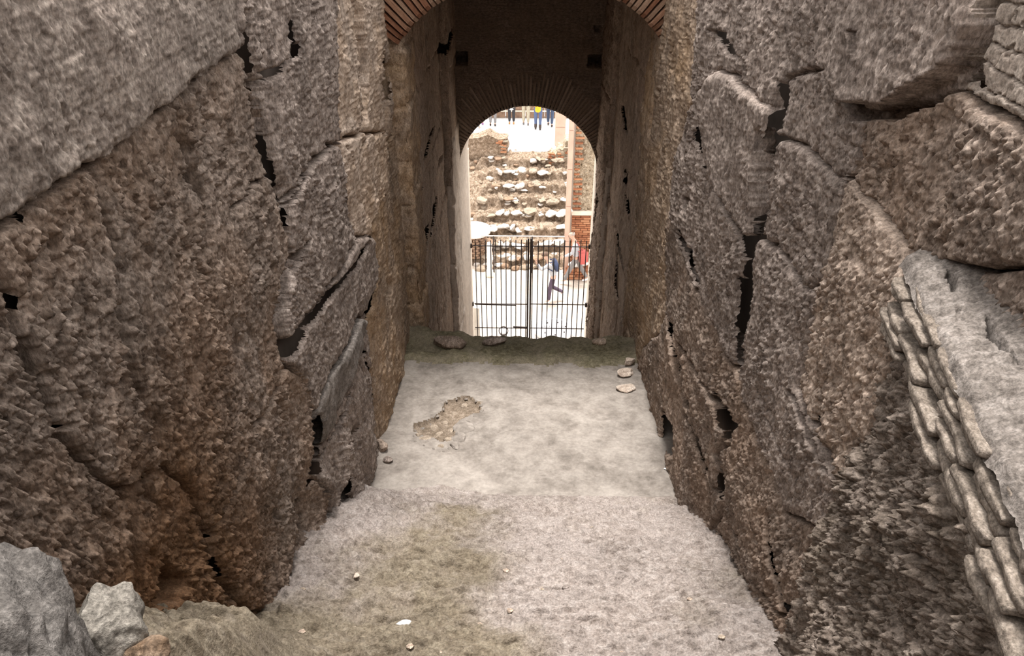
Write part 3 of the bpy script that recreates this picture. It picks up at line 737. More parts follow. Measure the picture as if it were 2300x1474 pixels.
# stones in the worn hole
rnd = random.Random(8)
for (px, py, r) in [(955,985,.075),(985,975,.06),(1005,988,.05),(975,960,.055),(1000,950,.05),(1020,930,.05),(1045,912,.06),(940,978,.045),(1012,968,.05),(990,1003,.04)]:
    rock('patch_stone', px, py, -5.22, (r, r*rnd.uniform(.7,1), .028), rnd.random()*999, M_PATCHST, sub=2, lift=-0.2, parent=FLOOR, rz=rnd.random()*3)
for (px, py, r) in [(1045,960,.11),(1033,985,.075),(1022,1003,.06)]:
    rock('concrete_fragment', px, py, -5.20, (r, r*1.2, .03), rnd.random()*999, M_SLAB, sub=3, lift=0.0, parent=FLOOR, rz=rnd.random()*3)
rnd = random.Random(18)
for i in range(22):
    t = i/22*len(patch_px); k = int(t); a = patch_px[k]; b = patch_px[(k+1) % len(patch_px)]; f = t-k
    r = rnd.uniform(.012, .026)
    rock('mortar_crumb', a[0]+(b[0]-a[0])*f, a[1]+(b[1]-a[1])*f, -5.185, (r*1.4, r*1.2, r*.8), rnd.random()*999, M_SLAB, sub=1, lift=0.0, parent=FLOOR, rz=rnd.random()*3)

# loose stones lying about
rock('loose_stone', 1405, 843, -5.36, (.12,.075,.05), 3, M_PINKST, 'pinkish angular stone on landing, middle of three near right wall', rz=0.2, lift=0.7)
rock('loose_stone', 1407, 876, -5.31, (.125,.08,.045), 14, M_PINKST, 'flat pinkish stone on landing, nearest of three near right wall', rz=-0.15, lift=0.7)
rock('loose_stone', 1413, 818, -5.36, (.085,.06,.05), 23, M_PINKST, 'small pale stone on mossy edge, farthest of three near right wall', rz=0.5, lift=0.8)
rock('loose_stone', 857, 1006, -5.05, (.06,.09,.06), 31, M_WARM, 'small rough stone at foot of left wall beside landing', rz=0.5, lift=0.6)
rock('loose_stone', 872, 1036, -5.05, (.05,.05,.03), 37, M_GREY, 'tiny flat stone at foot of left wall beside landing', rz=0.2, lift=0.6)
rock('loose_stone', 1110, 772, -5.42, (.16,.10,.10), 44, M_GREY, 'dark grey stone on mossy lip in front of gate', rz=0.1, lift=0.4)
rock('loose_stone', 1010, 776, -5.36, (.22,.12,.10), 47, M_BROWN, 'dark flat stone on mossy lip below left jamb', rz=-0.1, lift=0.4)
rock('loose_stone', 1345, 772, -5.45, (.10,.07,.06), 48, M_PALE, 'pale stone on mossy lip below right jamb', rz=-0.1, lift=0.6)
rock('stone_shard', 905, 1412, -3.42, (.055,.030,.014), 51, M_WHITEST, 'white stone shard lying on worn stair in foreground', 'shard', rz=0.6, lift=1.2, sub=2)
rock('stone_shard', 802, 1297, -3.80, (.026,.018,.012), 53, M_PINKST, 'tiny white shard on mossy stair at left', 'shard', rz=0.6, lift=1.5, sub=2)
rock('stone_shard', 1500, 1056, -5.0, (.045,.025,.012), 52, M_WHITEST, 'bright white shard at foot of right wall', 'shard', rz=-0.2, lift=1.0, sub=2)
rnd = random.Random(77)
for i in range(40):
    px = rnd.uniform(620, 1650); py = rnd.uniform(1170, 1470)
    q = floor_hit(px, py)
    if abs(q.x) > 1.3: continue
    r = rnd.uniform(.008, .02)
    o = link('pebble', rock_mesh('pebble', (r*1.4, r, r*.7), rnd.random()*999, 1), rnd.choice([M_PATCHST, M_STAIR, M_PALE]), FLOOR)
    o.location = Vector((q.x, q.y, q.z+r*.3)) - Vector(FLOOR.location)
# foreground masonry lump and the stone beside it
def lump():
    me = rock_mesh('masonry_lump', (0.40, 0.36, 0.36), 5, 6, cuts=7, amp=0.16)
    n = len(me.vertices); co = np.zeros(n*3); me.vertices.foreach_get('co', co); co = co.reshape(-1, 3)
    U = co[:,0] + co[:,2]*0.3; V = co[:,1] - co[:,2]*0.7
    d = 0.03*fbm(U*6, V*6, 61, 5) - 0.06*np.clip(gn(U*12, V*12, 62) - 0.3, 0, 1) + 0.010*np.abs(fbm(U*30, V*30, 63, 3))
    ln = np.linalg.norm(co, axis=1)[:, None]; co = co*(1 + (d[:, None]/ln))
    low = co[:, 2] < -0.02
    co[low, 2] *= 3.4
    me.vertices.foreach_set('co', co.ravel()); me.update(); me.shade_smooth()
    p = EYE + ray(-85, 1645)*1.62
    o = link('masonry_lump', me, M_ROCK, None, p)
    tag(o, 'large rounded grey lump of old masonry in the near left corner', 'masonry')
lump()
q = onx(250, 1425, -1.12)
o = link('loose_stone', rock_mesh('loose_stone', (.13, .12, .17), 67, 5, cuts=11, amp=0.17), M_WGREY, None, q); o.rotation_euler = (0.2, 0.35, 0.5)
tag(o, 'pointed grey stone leaning beside the near left masonry lump', 'stone')
q = onx(335, 1468, -1.0)
o = link('loose_stone', rock_mesh('loose_stone', (.07, .05, .04), 69, 4, cuts=9), M_DARK, None, q)
tag(o, 'dark brown stone at the base of the pointed grey stone', 'stone')

# ------------------------------------------------------------------ arch piers and covered passage
def path_wall(name, path, parent_loc, z0, z1, mats, seed, flip, holes=(), nv=400, du=0.026):
    root = empty(name, parent_loc); root['kind'] = 'structure'
    pts = [np.array(p, float) for p in path]
    us = []; pos = []; nor = []; acc = 0; segs = []
    for i in range(len(pts)-1):
        d = pts[i+1]-pts[i]; L = np.linalg.norm(d); d = d/L; nrm = np.array([d[1], -d[0]]) * flip
        k = max(2, int(L/du)); segs.append((acc, acc+L))
        for j in range(k + (1 if i == len(pts)-2 else 0)):
            t = j/k; us.append(acc+L*t); pos.append(pts[i]+d*L*t); nor.append(nrm)
        acc += L
    us = np.array(us); pos = np.array(pos); nor = np.array(nor)
    ns = nor.copy()
    for _ in range(2):
        ns[1:-1] = (ns[:-2]+ns[1:-1]*1.2+ns[2:]); ns /= np.linalg.norm(ns, axis=1)[:, None]
    zs = np.linspace(z0, z1, nv)
    U = np.repeat(us[:, None], nv, 1); V = np.repeat(zs[None, :], len(us), 0)
    P0 = np.stack([np.repeat(pos[:, :1], nv, 1), np.repeat(pos[:, 1:], nv, 1), V+CZ], -1) - np.array(parent_loc)
    N = np.zeros(P0.shape); N[..., 0] = ns[:, :1]; N[..., 1] = ns[:, 1:]
    rnd = random.Random(seed); bl = []
    for (a, b), (mat, rg, hgt, off, jl) in zip(segs, mats):
        z = z0 - 0.2
        while z < z1 + 0.2:
            h = rnd.uniform(*hgt); u = a
            while u < b - 0.05:
                l = min(b-u, rnd.uniform(*jl)) if jl else b-u
                if b-(u+l) < 0.35: l = b-u
                mt = M_PLASTER if (mat is M_PASS and a > segs[4][0]-.01 and z+h*.5 < -4.9) else mat
                bl.append(dict(poly=[(u,z),(u+l,z),(u+l,z+h),(u,z+h)], mat=mt, rough=rg, off=off+rnd.uniform(-.02,.02), groove=rnd.uniform(.3,1.0)))
                u += l
            z += h
    hl = []
    for hp, d, s in holes: hl.append((hp, d, s))
    field(P0, N, U, V, bl, root, seed, holes=hl, warp=0.035, groove=0.06, gw=0.03, big=0.025, open_joints='cut')
    return root
IX = -1.40
def yz_u(px, py, x, u0, y0):
    q = onx(px, py, x); return (u0 + q.y - y0, q.z - CZ)
pL = [(-1.85,8.45),(-1.31,8.45),(-1.31,9.15),(-1.42,9.15),(-1.42,12.9),(-1.28,12.9),(-1.28,14.25)]
uL = 0.54+0.70+0.11
def slot(px0, py0, px1, py1, w, x, u0, y0):
    a = yz_u(px0, py0, x, u0, y0); b = yz_u(px1, py1, x, u0, y0)
    return [(a[0]-w*.4, a[1]), (a[0]+w*.8, a[1]-.05), (b[0]+w*.6, b[1]), (b[0]-w*.6, b[1]+.06)]
hL = [(slot(972,285,966,320,.5,-1.42,uL,9.15), .13, .03), (slot(995,60,990,110,.5,-1.42,uL,9.15), .13, .03), (slot(963,310,955,365,.55,-1.42,uL,9.15), .16, .03), (slot(945,425,940,470,.4,-1.42,uL,9.15), .12, .03), (slot(977,450,972,520,.75,-1.42,uL,9.15), .13, .03),
      (slot(956,515,955,580,.5,-1.42,uL,9.15), .12, .03), (slot(990,350,985,385,.5,-1.42,uL,9.15), .10, .03), (slot(985,95,985,130,.5,-1.42,uL,9.15), .15, .03),
      (slot(950,690,945,760,.35,-1.42,uL,9.15), .15, .05)]
mats_L = [(M_OCHRE, .6, (.35,.7), 0, None), (M_OCHRE, .6, (.35,.7), 0, None), (M_PASS, .5, (.5,.9), 0, None), (M_PASS, .35, (.9,1.7), 0, (1.2,2.4)), (M_PASS, .5, (.6,1.2), 0, None), (M_PASS, .3, (1.,2.), 0, None)]
mats_R = mats_L[:5] + [(M_WARM, .9, (.7,1.4), 0, None)]
path_wall('wall_inner_left', pL, (-1.4, 11, CZ-5.6), -9.4, -1.2, mats_L, 401, 1, hL)
pR = [(1.95,8.45),(1.40,8.45),(1.40,9.15),(1.52,9.15),(1.52,12.9),(1.40,12.9),(1.40,14.25)]
hR = [(slot(1408,385,1404,420,.45,1.52,uL+.02,9.15), .14, .03), (slot(1410,440,1410,480,.4,1.52,uL+.02,9.15), .12, .03), (slot(1394,560,1388,690,.9,1.52,uL+.02,9.15), .2, .05),
      (slot(1402,240,1404,300,.45,1.52,uL+.02,9.15), .12, .03)]
u6 = 0.55+0.70+0.12+3.75+0.12
for (za, zb_) in ((-5.6,-6.9),(-7.1,-8.0),(-8.15,-8.9)): hR.append(([(u6+1.02,za),(u6+1.25,za-.1),(u6+1.22,zb_),(u6+1.06,zb_+.1)], .2, .04))
path_wall('wall_inner_right', pR, (1.5, 11, CZ-5.6), -9.4, -1.2, mats_R, 431, -1, hR)

# brick arch over the passage mouth
ARCH = empty('trim_1', (0.05, 8.4, CZ-1.68)); tag(ARCH, kind='structure', label='red brick arch over the passage mouth')
R1 = 1.80; zc = -1.68 - R1*math.cos(math.radians(50)); nb = 54
rnd = random.Random(12)
bmv = bmesh.new(); bmesh.ops.create_cube(bmv, size=1); bmesh.ops.bevel(bmv, geom=bmv.edges[:], offset=0.08, segments=1, affect='EDGES')
me_v = bpy.data.meshes.new('brick'); bmv.to_mesh(me_v); bmv.free()
vous_meshes = []
for m in M_VOUS + M_VOUS2:
    mm = me_v.copy(); mm.materials.append(m); vous_meshes.append(mm)
for i in range(nb):
    a = math.radians(-52 + 104*(i+.5)/nb); L = rnd.choice([0.46, 0.52, 0.58]); r = R1 + L/2 + rnd.uniform(-.012, .012)
    o = bpy.data.objects.new('brick', rnd.choice(vous_meshes[:3])); C.objects.link(o); o.parent = ARCH
    o.location = (r*math.sin(a), -0.02+0.2+rnd.uniform(-.02,.02), zc + r*math.cos(a) + 1.68)
    o.rotation_euler = (0, a + rnd.uniform(-.01,.01), 0); o.scale = (0.050 + rnd.uniform(-.006,.004), 0.46, L)
def arch_band(name, x0c, y0, y1, R, zcen, amax, thick, mat, parent=None, n=40):
    bm = bmesh.new(); rings = []
    for i in range(n+1):
        a = -amax + 2*amax*i/n
        rings.append([bm.verts.new((x0c + rr*math.sin(a), yy, zcen + rr*math.cos(a))) for rr, yy in ((R,y0),(R,y1),(R+thick,y1),(R+thick,y0))])
    for i in range(n):
        for k in range(4): bm.faces.new((rings[i][k], rings[i][(k+1)%4], rings[i+1][(k+1)%4], rings[i+1][k]))
    bm.faces.new(rings[0][::-1]); bm.faces.new(rings[-1])
    return bm_obj(name, bm, mat, parent)
arch_band('mortar_bed', 0, 0.06, 0.42, R1+0.012, zc+1.68, math.radians(52.5), 0.46, M_MORTAR, ARCH)
# barrel vault and the mass above
v = arch_band('ceiling', 0.05, 8.8, 14.3, 1.88, CZ + zc, math.radians(56), 0.5, M_PASS); v['kind'] = 'structure'
bm = bmesh.new(); box_bm(bm, -3.2, 3.3, 8.75, 15.4, CZ - 0.55, CZ + 0.2); o = bm_obj('ceiling_mass', bm, M_BACK); o['kind'] = 'structure'; o.name = 'ceiling'
bm = bmesh.new()
for sx in (-1, 1):   # haunches behind the passage walls
    a, b = sorted((0.05 + sx*1.72, 0.05 + sx*3.2)); box_bm(bm, a, b, 8.76, 15.4, 0, CZ-0.55)
o = bm_obj('wall_core', bm, M_BACK); o['kind'] = 'structure'
def spandrel():
    bm = bmesh.new(); n = 30; zt = CZ + 0.2
    for i in range(n):
        a0 = math.radians(-52 + 104*i/n); a1 = math.radians(-52 + 104*(i+1)/n); R = R1 + 0.44
        p = [(0.05+R*math.sin(a0), CZ+zc+R*math.cos(a0)), (0.05+R*math.sin(a1), CZ+zc+R*math.cos(a1))]
        vs = [bm.verts.new((p[0][0],8.5,p[0][1])), bm.verts.new((p[1][0],8.5,p[1][1])), bm.verts.new((p[1][0],8.5,zt)), bm.verts.new((p[0][0],8.5,zt))]
        bm.faces.new(vs)
    bmesh.ops.remove_doubles(bm, verts=bm.verts[:], dist=1e-4)
    r = bmesh.ops.extrude_face_region(bm, geom=bm.faces[:])
    for e in r['geom']:
        if isinstance(e, bmesh.types.BMVert): e.co.y += 0.3
    bmesh.ops.recalc_face_normals(bm, faces=bm.faces[:])
    o = bm_obj('wall_spandrel', bm, M_MORTAR); o['kind'] = 'structure'
spandrel()

# ------------------------------------------------------------------ end wall with the arched doorway
EX = 0.06; ER = 1.36; EZ = -5.37; EY = 14.2
END = empty('wall_end', (EX, EY, CZ-5.4)); END['kind'] = 'structure'
def end_wall():
    xs = np.linspace(-1.6, 1.7, 150); zs = np.linspace(-5.6, -0.9, 200)
    U = np.repeat(xs[:, None], len(zs), 1); V = np.repeat(zs[None, :], len(xs), 0)
    P0 = np.stack([U, np.full(U.shape, EY), V + CZ], -1) - np.array(END.location)
    N = np.zeros(P0.shape); N[..., 1] = -1
    keep = ((U-EX)**2 + np.maximum(V-EZ, 0)**2) > (ER+0.06)**2
    keep &= ~((V < EZ) & (np.abs(U-EX) < ER+0.06))
    def hole(px0, py0, px1, py1):
        a = ony(px0, py0, EY); b = ony(px1, py1, EY); return [(a.x, a.z-CZ), (b.x, a.z-CZ), (b.x, b.z-CZ), (a.x, b.z-CZ)]
    hl = [(hole(1019,118,1050,147), 0.5, 0.02), (hole(1322,124,1362,150), 0.5, 0.02), (hole(1335,60,1350,72), 0.1, 0.02)]
    field(P0, N, U, V, [dict(poly=[(-3,-9),(3,-9),(3,1),(-3,1)], mat=M_END, name='brick_facing', rough=0.4)], END, 500, holes=hl, big=0.02, keep=keep)
end_wall()
nb = 76; rnd = random.Random(21)
for i in range(nb):
    a = math.radians(-92 + 184*(i+.5)/nb); L = rnd.choice([0.46, 0.55, 0.62, 0.66]) * (1.0 if abs(a) < 1.1 else 0.6); r = ER + L/2
    o = bpy.data.objects.new('brick', vous_meshes[3 + rnd.choice([0,1,1,1])]); C.objects.link(o); o.parent = END
    o.location = (r*math.sin(a), 0.088+rnd.uniform(-.010,.012), EZ + 5.4 + r*math.cos(a))
    o.rotation_euler = (0, a + rnd.uniform(-.015,.015), 0); o.scale = (0.047 + rnd.uniform(-.006,.003), 0.22, L)
def reveal():
    root = empty('door_1', (0.1, 14.9, 0)); tag(root, kind='structure', label='plastered arched doorway to daylight')
    def prof(cx, R, zs, y):
        pts = [(cx-R, y, 0.0)]
        for k in range(14): pts.append((cx-R, y, (CZ+zs)*(k+1)/15))
        for k in range(33):
            a = -math.pi/2 + math.pi*k/32; pts.append((cx + R*math.sin(a), y, CZ+zs+R*math.cos(a)))
        for k in range(14): pts.append((cx+R, y, (CZ+zs)*(14-k)/15))
        pts.append((cx+R, y, 0.0)); return pts
    prs = []
    ny = 10
    for j in range(ny+1):
        t = j/ny; prs.append(prof(EX + 0.09*t, ER - 0.005*t, EZ, EY + 0.02 + 1.25*t))
    bm = bmesh.new(); rows = [[bm.verts.new(Vector(p) - root.location + Vector((mn.noise(Vector(p)*1.7)*.015, 0, 0))) for p in pr] for pr in prs]
    for a, b in zip(rows[:-1], rows[1:]):
        for k in range(len(a)-1): bm.faces.new((a[k], a[k+1], b[k+1], b[k]))
    bm_obj('plaster_reveal', bm, M_PLASTER, root, smooth=True)
    # outer edge stones catching daylight
    bm = bmesh.new(); y0 = EY + 1.27
    ins = prof(EX+.09, ER-.005, EZ, y0); 
    for sx in (-1, 1):
        x = EX + .09 + sx*(ER+.02)
        a, b = sorted((x - sx*0.02, x + sx*0.5)); box_bm(bm, a-root.location.x, b-root.location.x, y0-root.location.y, y0+0.35-root.location.y, 0, CZ+EZ)
    bm_obj('door_jamb', bm, M_CREAM, root)
    # outer wall face above and beside the arch
    bm = bmesh.new()
    pts = prof(EX+.09, ER+.02, EZ, y0+0.01)
    outer = []
    top = CZ + 0.2
    vs_i = [bm.verts.new(Vector(p)-root.location) for p in pts]
    vs_o = []
    for p in pts:
        dx = p[0]-(EX+.09); dz = p[2]-(CZ+EZ)
        if dz <= 0: vs_o.append(bm.verts.new(Vector((EX+.09+math.copysign(3.2, dx), y0+.01, p[2]))-root.location))
        else:
            k = max(abs(dx)/3.2, dz/(top-CZ-EZ)); vs_o.append(bm.verts.new(Vector((EX+.09+dx/k, y0+.01, CZ+EZ+dz/k))-root.location))
    for k in range(len(pts)-1): bm.faces.new((vs_i[k], vs_o[k], vs_o[k+1], vs_i[k+1]))
    bm_obj('outer_face', bm, M_PASS, root)
reveal()
# side walls of the lower passage beside the hidden stair
for nm, sx, xi in (('wall_lower_left', -1, -1.46), ('wall_lower_right', 1, 1.56)):
    bm = bmesh.new(); a, b = sorted((xi, xi + sx*0.5)); box_bm(bm, a, b, 8.6, 14.22, 0, CZ-5.6 if sx < 0 else CZ-5.6)
    bmesh.ops.subdivide_edges(bm, edges=bm.edges[:], cuts=10, use_grid_fill=True)
    for v_ in bm.verts: v_.co += mn.noise_vector(v_.co*1.5)*0.03
    o = bm_obj(nm, bm, M_PASS, smooth=False); o['kind'] = 'structure'

# ------------------------------------------------------------------ iron gate in the doorway
GY = 15.45
zt_g = CZ - 7.35
def gate_leaf(x0, x1, label, left):
    root = empty('gate_leaf', ((x0+x1)/2, GY, 0)); tag(root, label, 'gate', 'two leaves of the iron gate')
    def bar(name, pts, r, n=6):
        bm = bmesh.new(); tube_bm(bm, [Vector(p) - root.location for p in pts], r, n); return bm_obj(name, bm, M_IRON, root)
    nbar = 11
    for i in range(nbar):
        x = x0 + (x1-x0)*(i+.5)/nbar
        bar('bar', [(x, GY, 0.06), (x + rnd.uniform(-.008,.008), GY, zt_g - rnd.uniform(0, .03))], 0.0115)
    for px, py in ((1190, 553), (1190, 683), (1190, 737)):
        z = ony(px, py, GY).z
        bar('rail', [(x0, GY, z), (x1, GY, z-0.01)], 0.013)
    bar('rail', [(x0, GY, 0.08), (x1, GY, 0.08)], 0.015)
    xm = x1 - .015 if left else x0 + .015
    bar('meeting_post', [(xm, GY-.012, 0.04), (xm, GY-.012, zt_g + .03)], 0.021, 8)
    if left:
        z = ony(1190, 683, GY).z
        bar('lock_bar', [(x0 + 0.02, GY-.03, z+.01), (x0 + 0.98, GY-.03, z-.015)], 0.024, 8)
        z = ony(1190, 733, GY).z
        bar('lock_bar', [(x1 - 0.36, GY-.03, z), (x1 - 0.02, GY-.03, z-.015)], 0.02, 8)
    hx = x0 - .04 if left else x1 + .02
    for py in (553, 684):
        z = ony(1190, py, GY).z
        bm = bmesh.new(); tube_bm(bm, [(hx-root.location.x, 0, z-.05), (hx-root.location.x, 0, z+.05)], 0.03, 8); bm_obj('hinge', bm, M_IRON, root)
    return root
gxc = ony(1187, 650, GY).x
gate_leaf(-1.16, gxc, 'left leaf of black iron bar gate with long lock bar', True)
gate_leaf(gxc + .03, 1.46, 'right leaf of black iron bar gate in front of steel drum', False)

# ------------------------------------------------------------------ outdoors
bm = bmesh.new()
for (x0,x1,y0,y1) in ((-40,40,15.4,60),):
    vs = [bm.verts.new(p) for p in ((x0,y0,0),(x1,y0,0),(x1,y1,0),(x0,y1,0))]; bm.faces.new(vs)
o = bm_obj('ground', bm, M_GROUND); o['kind'] = 'structure'

ZU = CZ - 9.2                                      # upper terrace level (2.4 m)
RUIN = empty('ruined_seating', (-1, 24.3, 0)); tag(RUIN, 'ruined stepped seating of pale rubble and broken marble rising behind the gate', 'ruin')
NST = 8
def ruin():
    xs = np.linspace(-7, 1.33, 260); ys = np.linspace(22.1, 26.9, 300)
    V = np.repeat(ys[None, :], len(xs), 0); U = -7 + (xs[:, None] + 7)/8.33*(8.33 + 0.085*(V - 22.1))
    q = (V - 22.35 + 0.26*fbm(U*1.1, V*1.1, 601, 3) + 0.05*fbm(U*5, V*5, 602, 2)) / 0.52
    k = np.floor(q); f = q - k
    stepz = (k + sst(0.0, 0.22, f)) * 0.3
    lin = q*0.3
    w = sst(-1.9, -1.2, U)
    Z = np.clip(stepz*w + (lin + 0.25*fbm(U*2, V*2, 603, 3))*(1-w), -0.1, ZU - 0.03)
    Z = Z + 0.07*fbm(U*5, V*5, 604, 4) + 0.03*np.abs(fbm(U*14, V*14, 605, 2))
    P = np.stack([U+1, V-24.3, Z], -1).reshape(-1, 3); n, m = U.shape
    idx = np.arange(n*m).reshape(n, m); Fq = np.stack([idx[:-1,:-1], idx[1:,:-1], idx[1:,1:], idx[:-1,1:]], -1).reshape(-1, 4)
    link('rubble_core', np_mesh('rubble_core', P, Fq), M_RUIN, RUIN)
    rnd = random.Random(33)
    protos = [rock_mesh('stone', (1, 1, 1), 900+i, 2, cuts=12, amp=0.14) for i in range(6)]
    pm = []
    for p in protos:
        for mt in M_MARBLE:
            c = p.copy(); c.materials.append(mt); pm.append(c)
    def put(x, y, z, sx, sy, sz, mi):
        o = bpy.data.objects.new('stone', pm[rnd.randrange(6)*3 + mi]); C.objects.link(o); o.parent = RUIN
        o.location = (x+1, y-24.3, z); o.rotation_euler = (rnd.uniform(-.15,.15), rnd.uniform(-.12,.12), rnd.uniform(-.5,.5)); o.scale = (sx, sy, sz)
    cnt = 0
    for s in range(NST):
        x = -1.5 + rnd.uniform(-.3, .2)
        while x < 1.2 + s*.045:
            L = rnd.uniform(.10, .48)
            y = 22.35 + s*0.52 + 0.10 + rnd.uniform(-.05, .10)
            if rnd.random() < .86: put(x+L/2, y + rnd.uniform(-.1,.12), (s+1)*0.3 - 0.05 + rnd.uniform(-.06,.05), L*.62, rnd.uniform(.16,.34), rnd.uniform(.05,.12), rnd.choice([0,0,0,0,0,1,1,2]))
            x += L*rnd.uniform(.9, 1.15); cnt += 1
    for i in range(70):                                 # tumbled brick and stone on the left flank
        x = rnd.uniform(-3.2, -1.1); y = rnd.uniform(22.3, 26.6); z = (y-22.35)/.52*.3
        L = rnd.uniform(.08, .2); put(x, y, z+.05, L, L*rnd.uniform(.6,1), rnd.uniform(.05,.11), rnd.choice([0,1,1,2,2])); cnt += 1
    for i in range(110):                                # lodged in the risers
        s = rnd.randrange(NST); L = rnd.uniform(.06, .15)
        put(rnd.uniform(-1.6, 1.2), 22.35 + s*.52 + rnd.uniform(-.05,.3), s*.3 + rnd.uniform(.05,.28), L, L, rnd.uniform(.03,.07), rnd.choice([0,0,0,1,1,2]))
    for i in range(24):                                 # at the foot
        x = rnd.uniform(-3.0, 0.3); L = rnd.uniform(.10, .24)
        put(x, 22.25 + rnd.uniform(-.25,.1), .05, L, L*.7, rnd.uniform(.06,.13), rnd.choice([0,0,1,2])); cnt += 1
ruin()
bm = bmesh.new(); box_bm(bm, -9, 9, 26.75, 34, 0, ZU); o = bm_obj('floor_terrace', bm, M_TERRACE); o['kind'] = 'structure'

def rough_wall(name, x0, x1, y0, y1, z0, z1f, mat, label, cat, seed, brick_x=None):
    root = empty(name, ((x0+x1)/2, (y0+y1)/2, z0)); tag(root, label, cat)
    bm = bmesh.new(); box_bm(bm, x0, x1, y0, y1, 0, 1); bmesh.ops.subdivide_edges(bm, edges=bm.edges[:], cuts=18, use_grid_fill=True)
    for v_ in bm.verts:
        t = v_.co.z; top = z1f((v_.co.x-x0)/(x1-x0)); v_.co.z = z0 + t*(top-z0)
        nz = mn.noise_vector(v_.co*3 + Vector((seed,0,0)))*0.07 + mn.noise_vector(v_.co*8)*0.04
        v_.co += nz*min(1, t*3+.3)
        v_.co -= root.location
    bm_obj('rubble_core', bm, mat, root)
    rnd = random.Random(seed)
    for i in range(30):
        x = rnd.uniform(x0, x1) if brick_x is None or i % 2 else rnd.uniform(*brick_x)
        z = rnd.uniform(z0, z1f((x-x0)/(x1-x0)))
        o = bpy.data.objects.new('brick', RB[rnd.randrange(3)] if rnd.random() < .6 else RB[3]); C.objects.link(o); o.parent = root
        o.location = Vector((x, y0-.02, z)) - root.location; o.scale = (rnd.uniform(.12,.22), .14, .05); o.rotation_euler = (0, rnd.uniform(-.1,.1), rnd.uniform(-.2,.2))
    return root
RB = []
for m_ in M_REDBRICK + [M_MARBLE[1], M_PARAPET, M_MARBLE[2]]:
    mm = me_v.copy(); mm.materials.clear(); mm.materials.append(m_); RB.append(mm)
x0 = ony(1140, 320, 26.4).x
rough_wall('wall_stub', -7, x0, 26.3, 27.0, ZU-.3, lambda t: CZ - 26.4*math.tan(math.radians(17.9)) + .12*math.sin(t*37), M_RUIN, 'low brown ruined wall at terrace edge, left of the white floor', 'wall stub', 5, (x0-.3, x0))
xa = ony(1236, 340, 26.4).x; xb = ony(1273, 340, 26.4).x
rough_wall('wall_stub', xa, xb+.1, 26.2, 26.9, ZU-.3, lambda t: ZU + .08 + .62*t*t + .08*math.sin(t*17), M_OPUS, 'small sloping ruined wall at terrace edge beside pink pillars', 'wall stub', 9)
# pillars
def pillar(px0, px1, py_top, y, z0, d, mat, label):
    a = ony(px0, 400 if z0 < 1 else 300, y); b = ony(px1, 400 if z0 < 1 else 300, y); zt = ony((px0+px1)/2, py_top, y).z
    w = b.x - a.x; root = empty('pillar', ((a.x+b.x)/2, y + d/2, z0)); tag(root, label, 'pillar')
    H = zt - z0; n = max(3, int(H/1.1))
    for i in range(n):
        bm = bmesh.new(); box_bm(bm, -w/2, w/2, -d/2, d/2, H*i/n + .004, H*(i+1)/n - .004); bmesh.ops.bevel(bm, geom=bm.edges[:], offset=0.012, segments=2, affect='EDGES')
        bm_obj('pillar_block', bm, mat, root)
    return root
pillar(1247, 1270, 200, 27.4, ZU, .4, M_PINKPOST, 'broad pinkish marble pillar on the terrace behind the ruined seating')
pillar(1274, 1285, 200, 21.75, 0, .22, M_PINKPOST, 'tall slim pinkish pillar edging the brick wall beside walking people')
# right wall: rubble above, stone beam, red brick below
xw0 = ony(1284, 500, 22.0).x; xw1 = xw0 + 2.6
RW = empty('brick_wall', ((xw0+xw1)/2, 22.25, 0)); tag(RW, 'tall pale rubble wall with red brick panel under a cream beam', 'wall')
zb = ony(1300, 478, 22.0).z
def rw():
    zt = ony(1300, 215, 22.0).z
    xs = np.linspace(xw0, xw1, 110); zs = np.linspace(zb, zt, 200)
    U = np.repeat(xs[:, None], len(zs), 1); V = np.repeat(zs[None, :], len(xs), 0)
    P0 = np.stack([U, np.full(U.shape, 22.0), V], -1) - np.array(RW.location); N = np.zeros(P0.shape); N[..., 1] = -1
    field(P0, N, U, V, [dict(poly=[(-9,-9),(9,-9),(9,19),(-9,19)], mat=M_OPUS, name='rubble_face', rough=1.0)], RW, 700, big=0.03, rough=lambda U,V,s: 2.2*rough_tufa(U*.5, V*.5, s, 1.3))
    bm = bmesh.new(); box_bm(bm, xw0-RW.location.x, xw1-RW.location.x, -0.16, 0.5, 0, zt-.02); bm_obj('wall_core', bm, M_MORTAR, RW)
    bm = bmesh.new(); box_bm(bm, xw0-RW.location.x-.02, xw1-RW.location.x, -0.32, -.1, zb-.07, zb+.08); bmesh.ops.bevel(bm, geom=bm.edges[:], offset=0.015, segments=2, affect='EDGES'); bm_obj('stone_beam', bm, M_CREAM, RW)
    rnd = random.Random(3); ch = 0.075; z = .02; r = 0
    while z < zb - .1:
        x = xw0 + (0 if r % 2 else -.12)
        while x < xw0 + 0.95:
            L = rnd.uniform(.22, .30); xx0 = max(x, xw0)
            o = bpy.data.objects.new('brick', RB[rnd.randrange(3)]); C.objects.link(o); o.parent = RW
            o.location = Vector(((xx0 + x+L)/2, 22.08 + rnd.uniform(-.012,.012), z+ch/2)) - RW.location; o.scale = (max(.05, x+L-xx0-.012), .14, ch-.014)
            x += L
        z += ch; r += 1
    for i in range(26):                              # brick quoins up the left edge
        z = zb + .15 + i*.16
        if z > zt - .1: break
        o = bpy.data.objects.new('brick', RB[rnd.randrange(3)]); C.objects.link(o); o.parent = RW
        L = rnd.choice([.16, .22, .26]); o.location = Vector((xw0 + L/2 + .01, 22.05, z)) - RW.location; o.scale = (L, .2, .055)
rw()
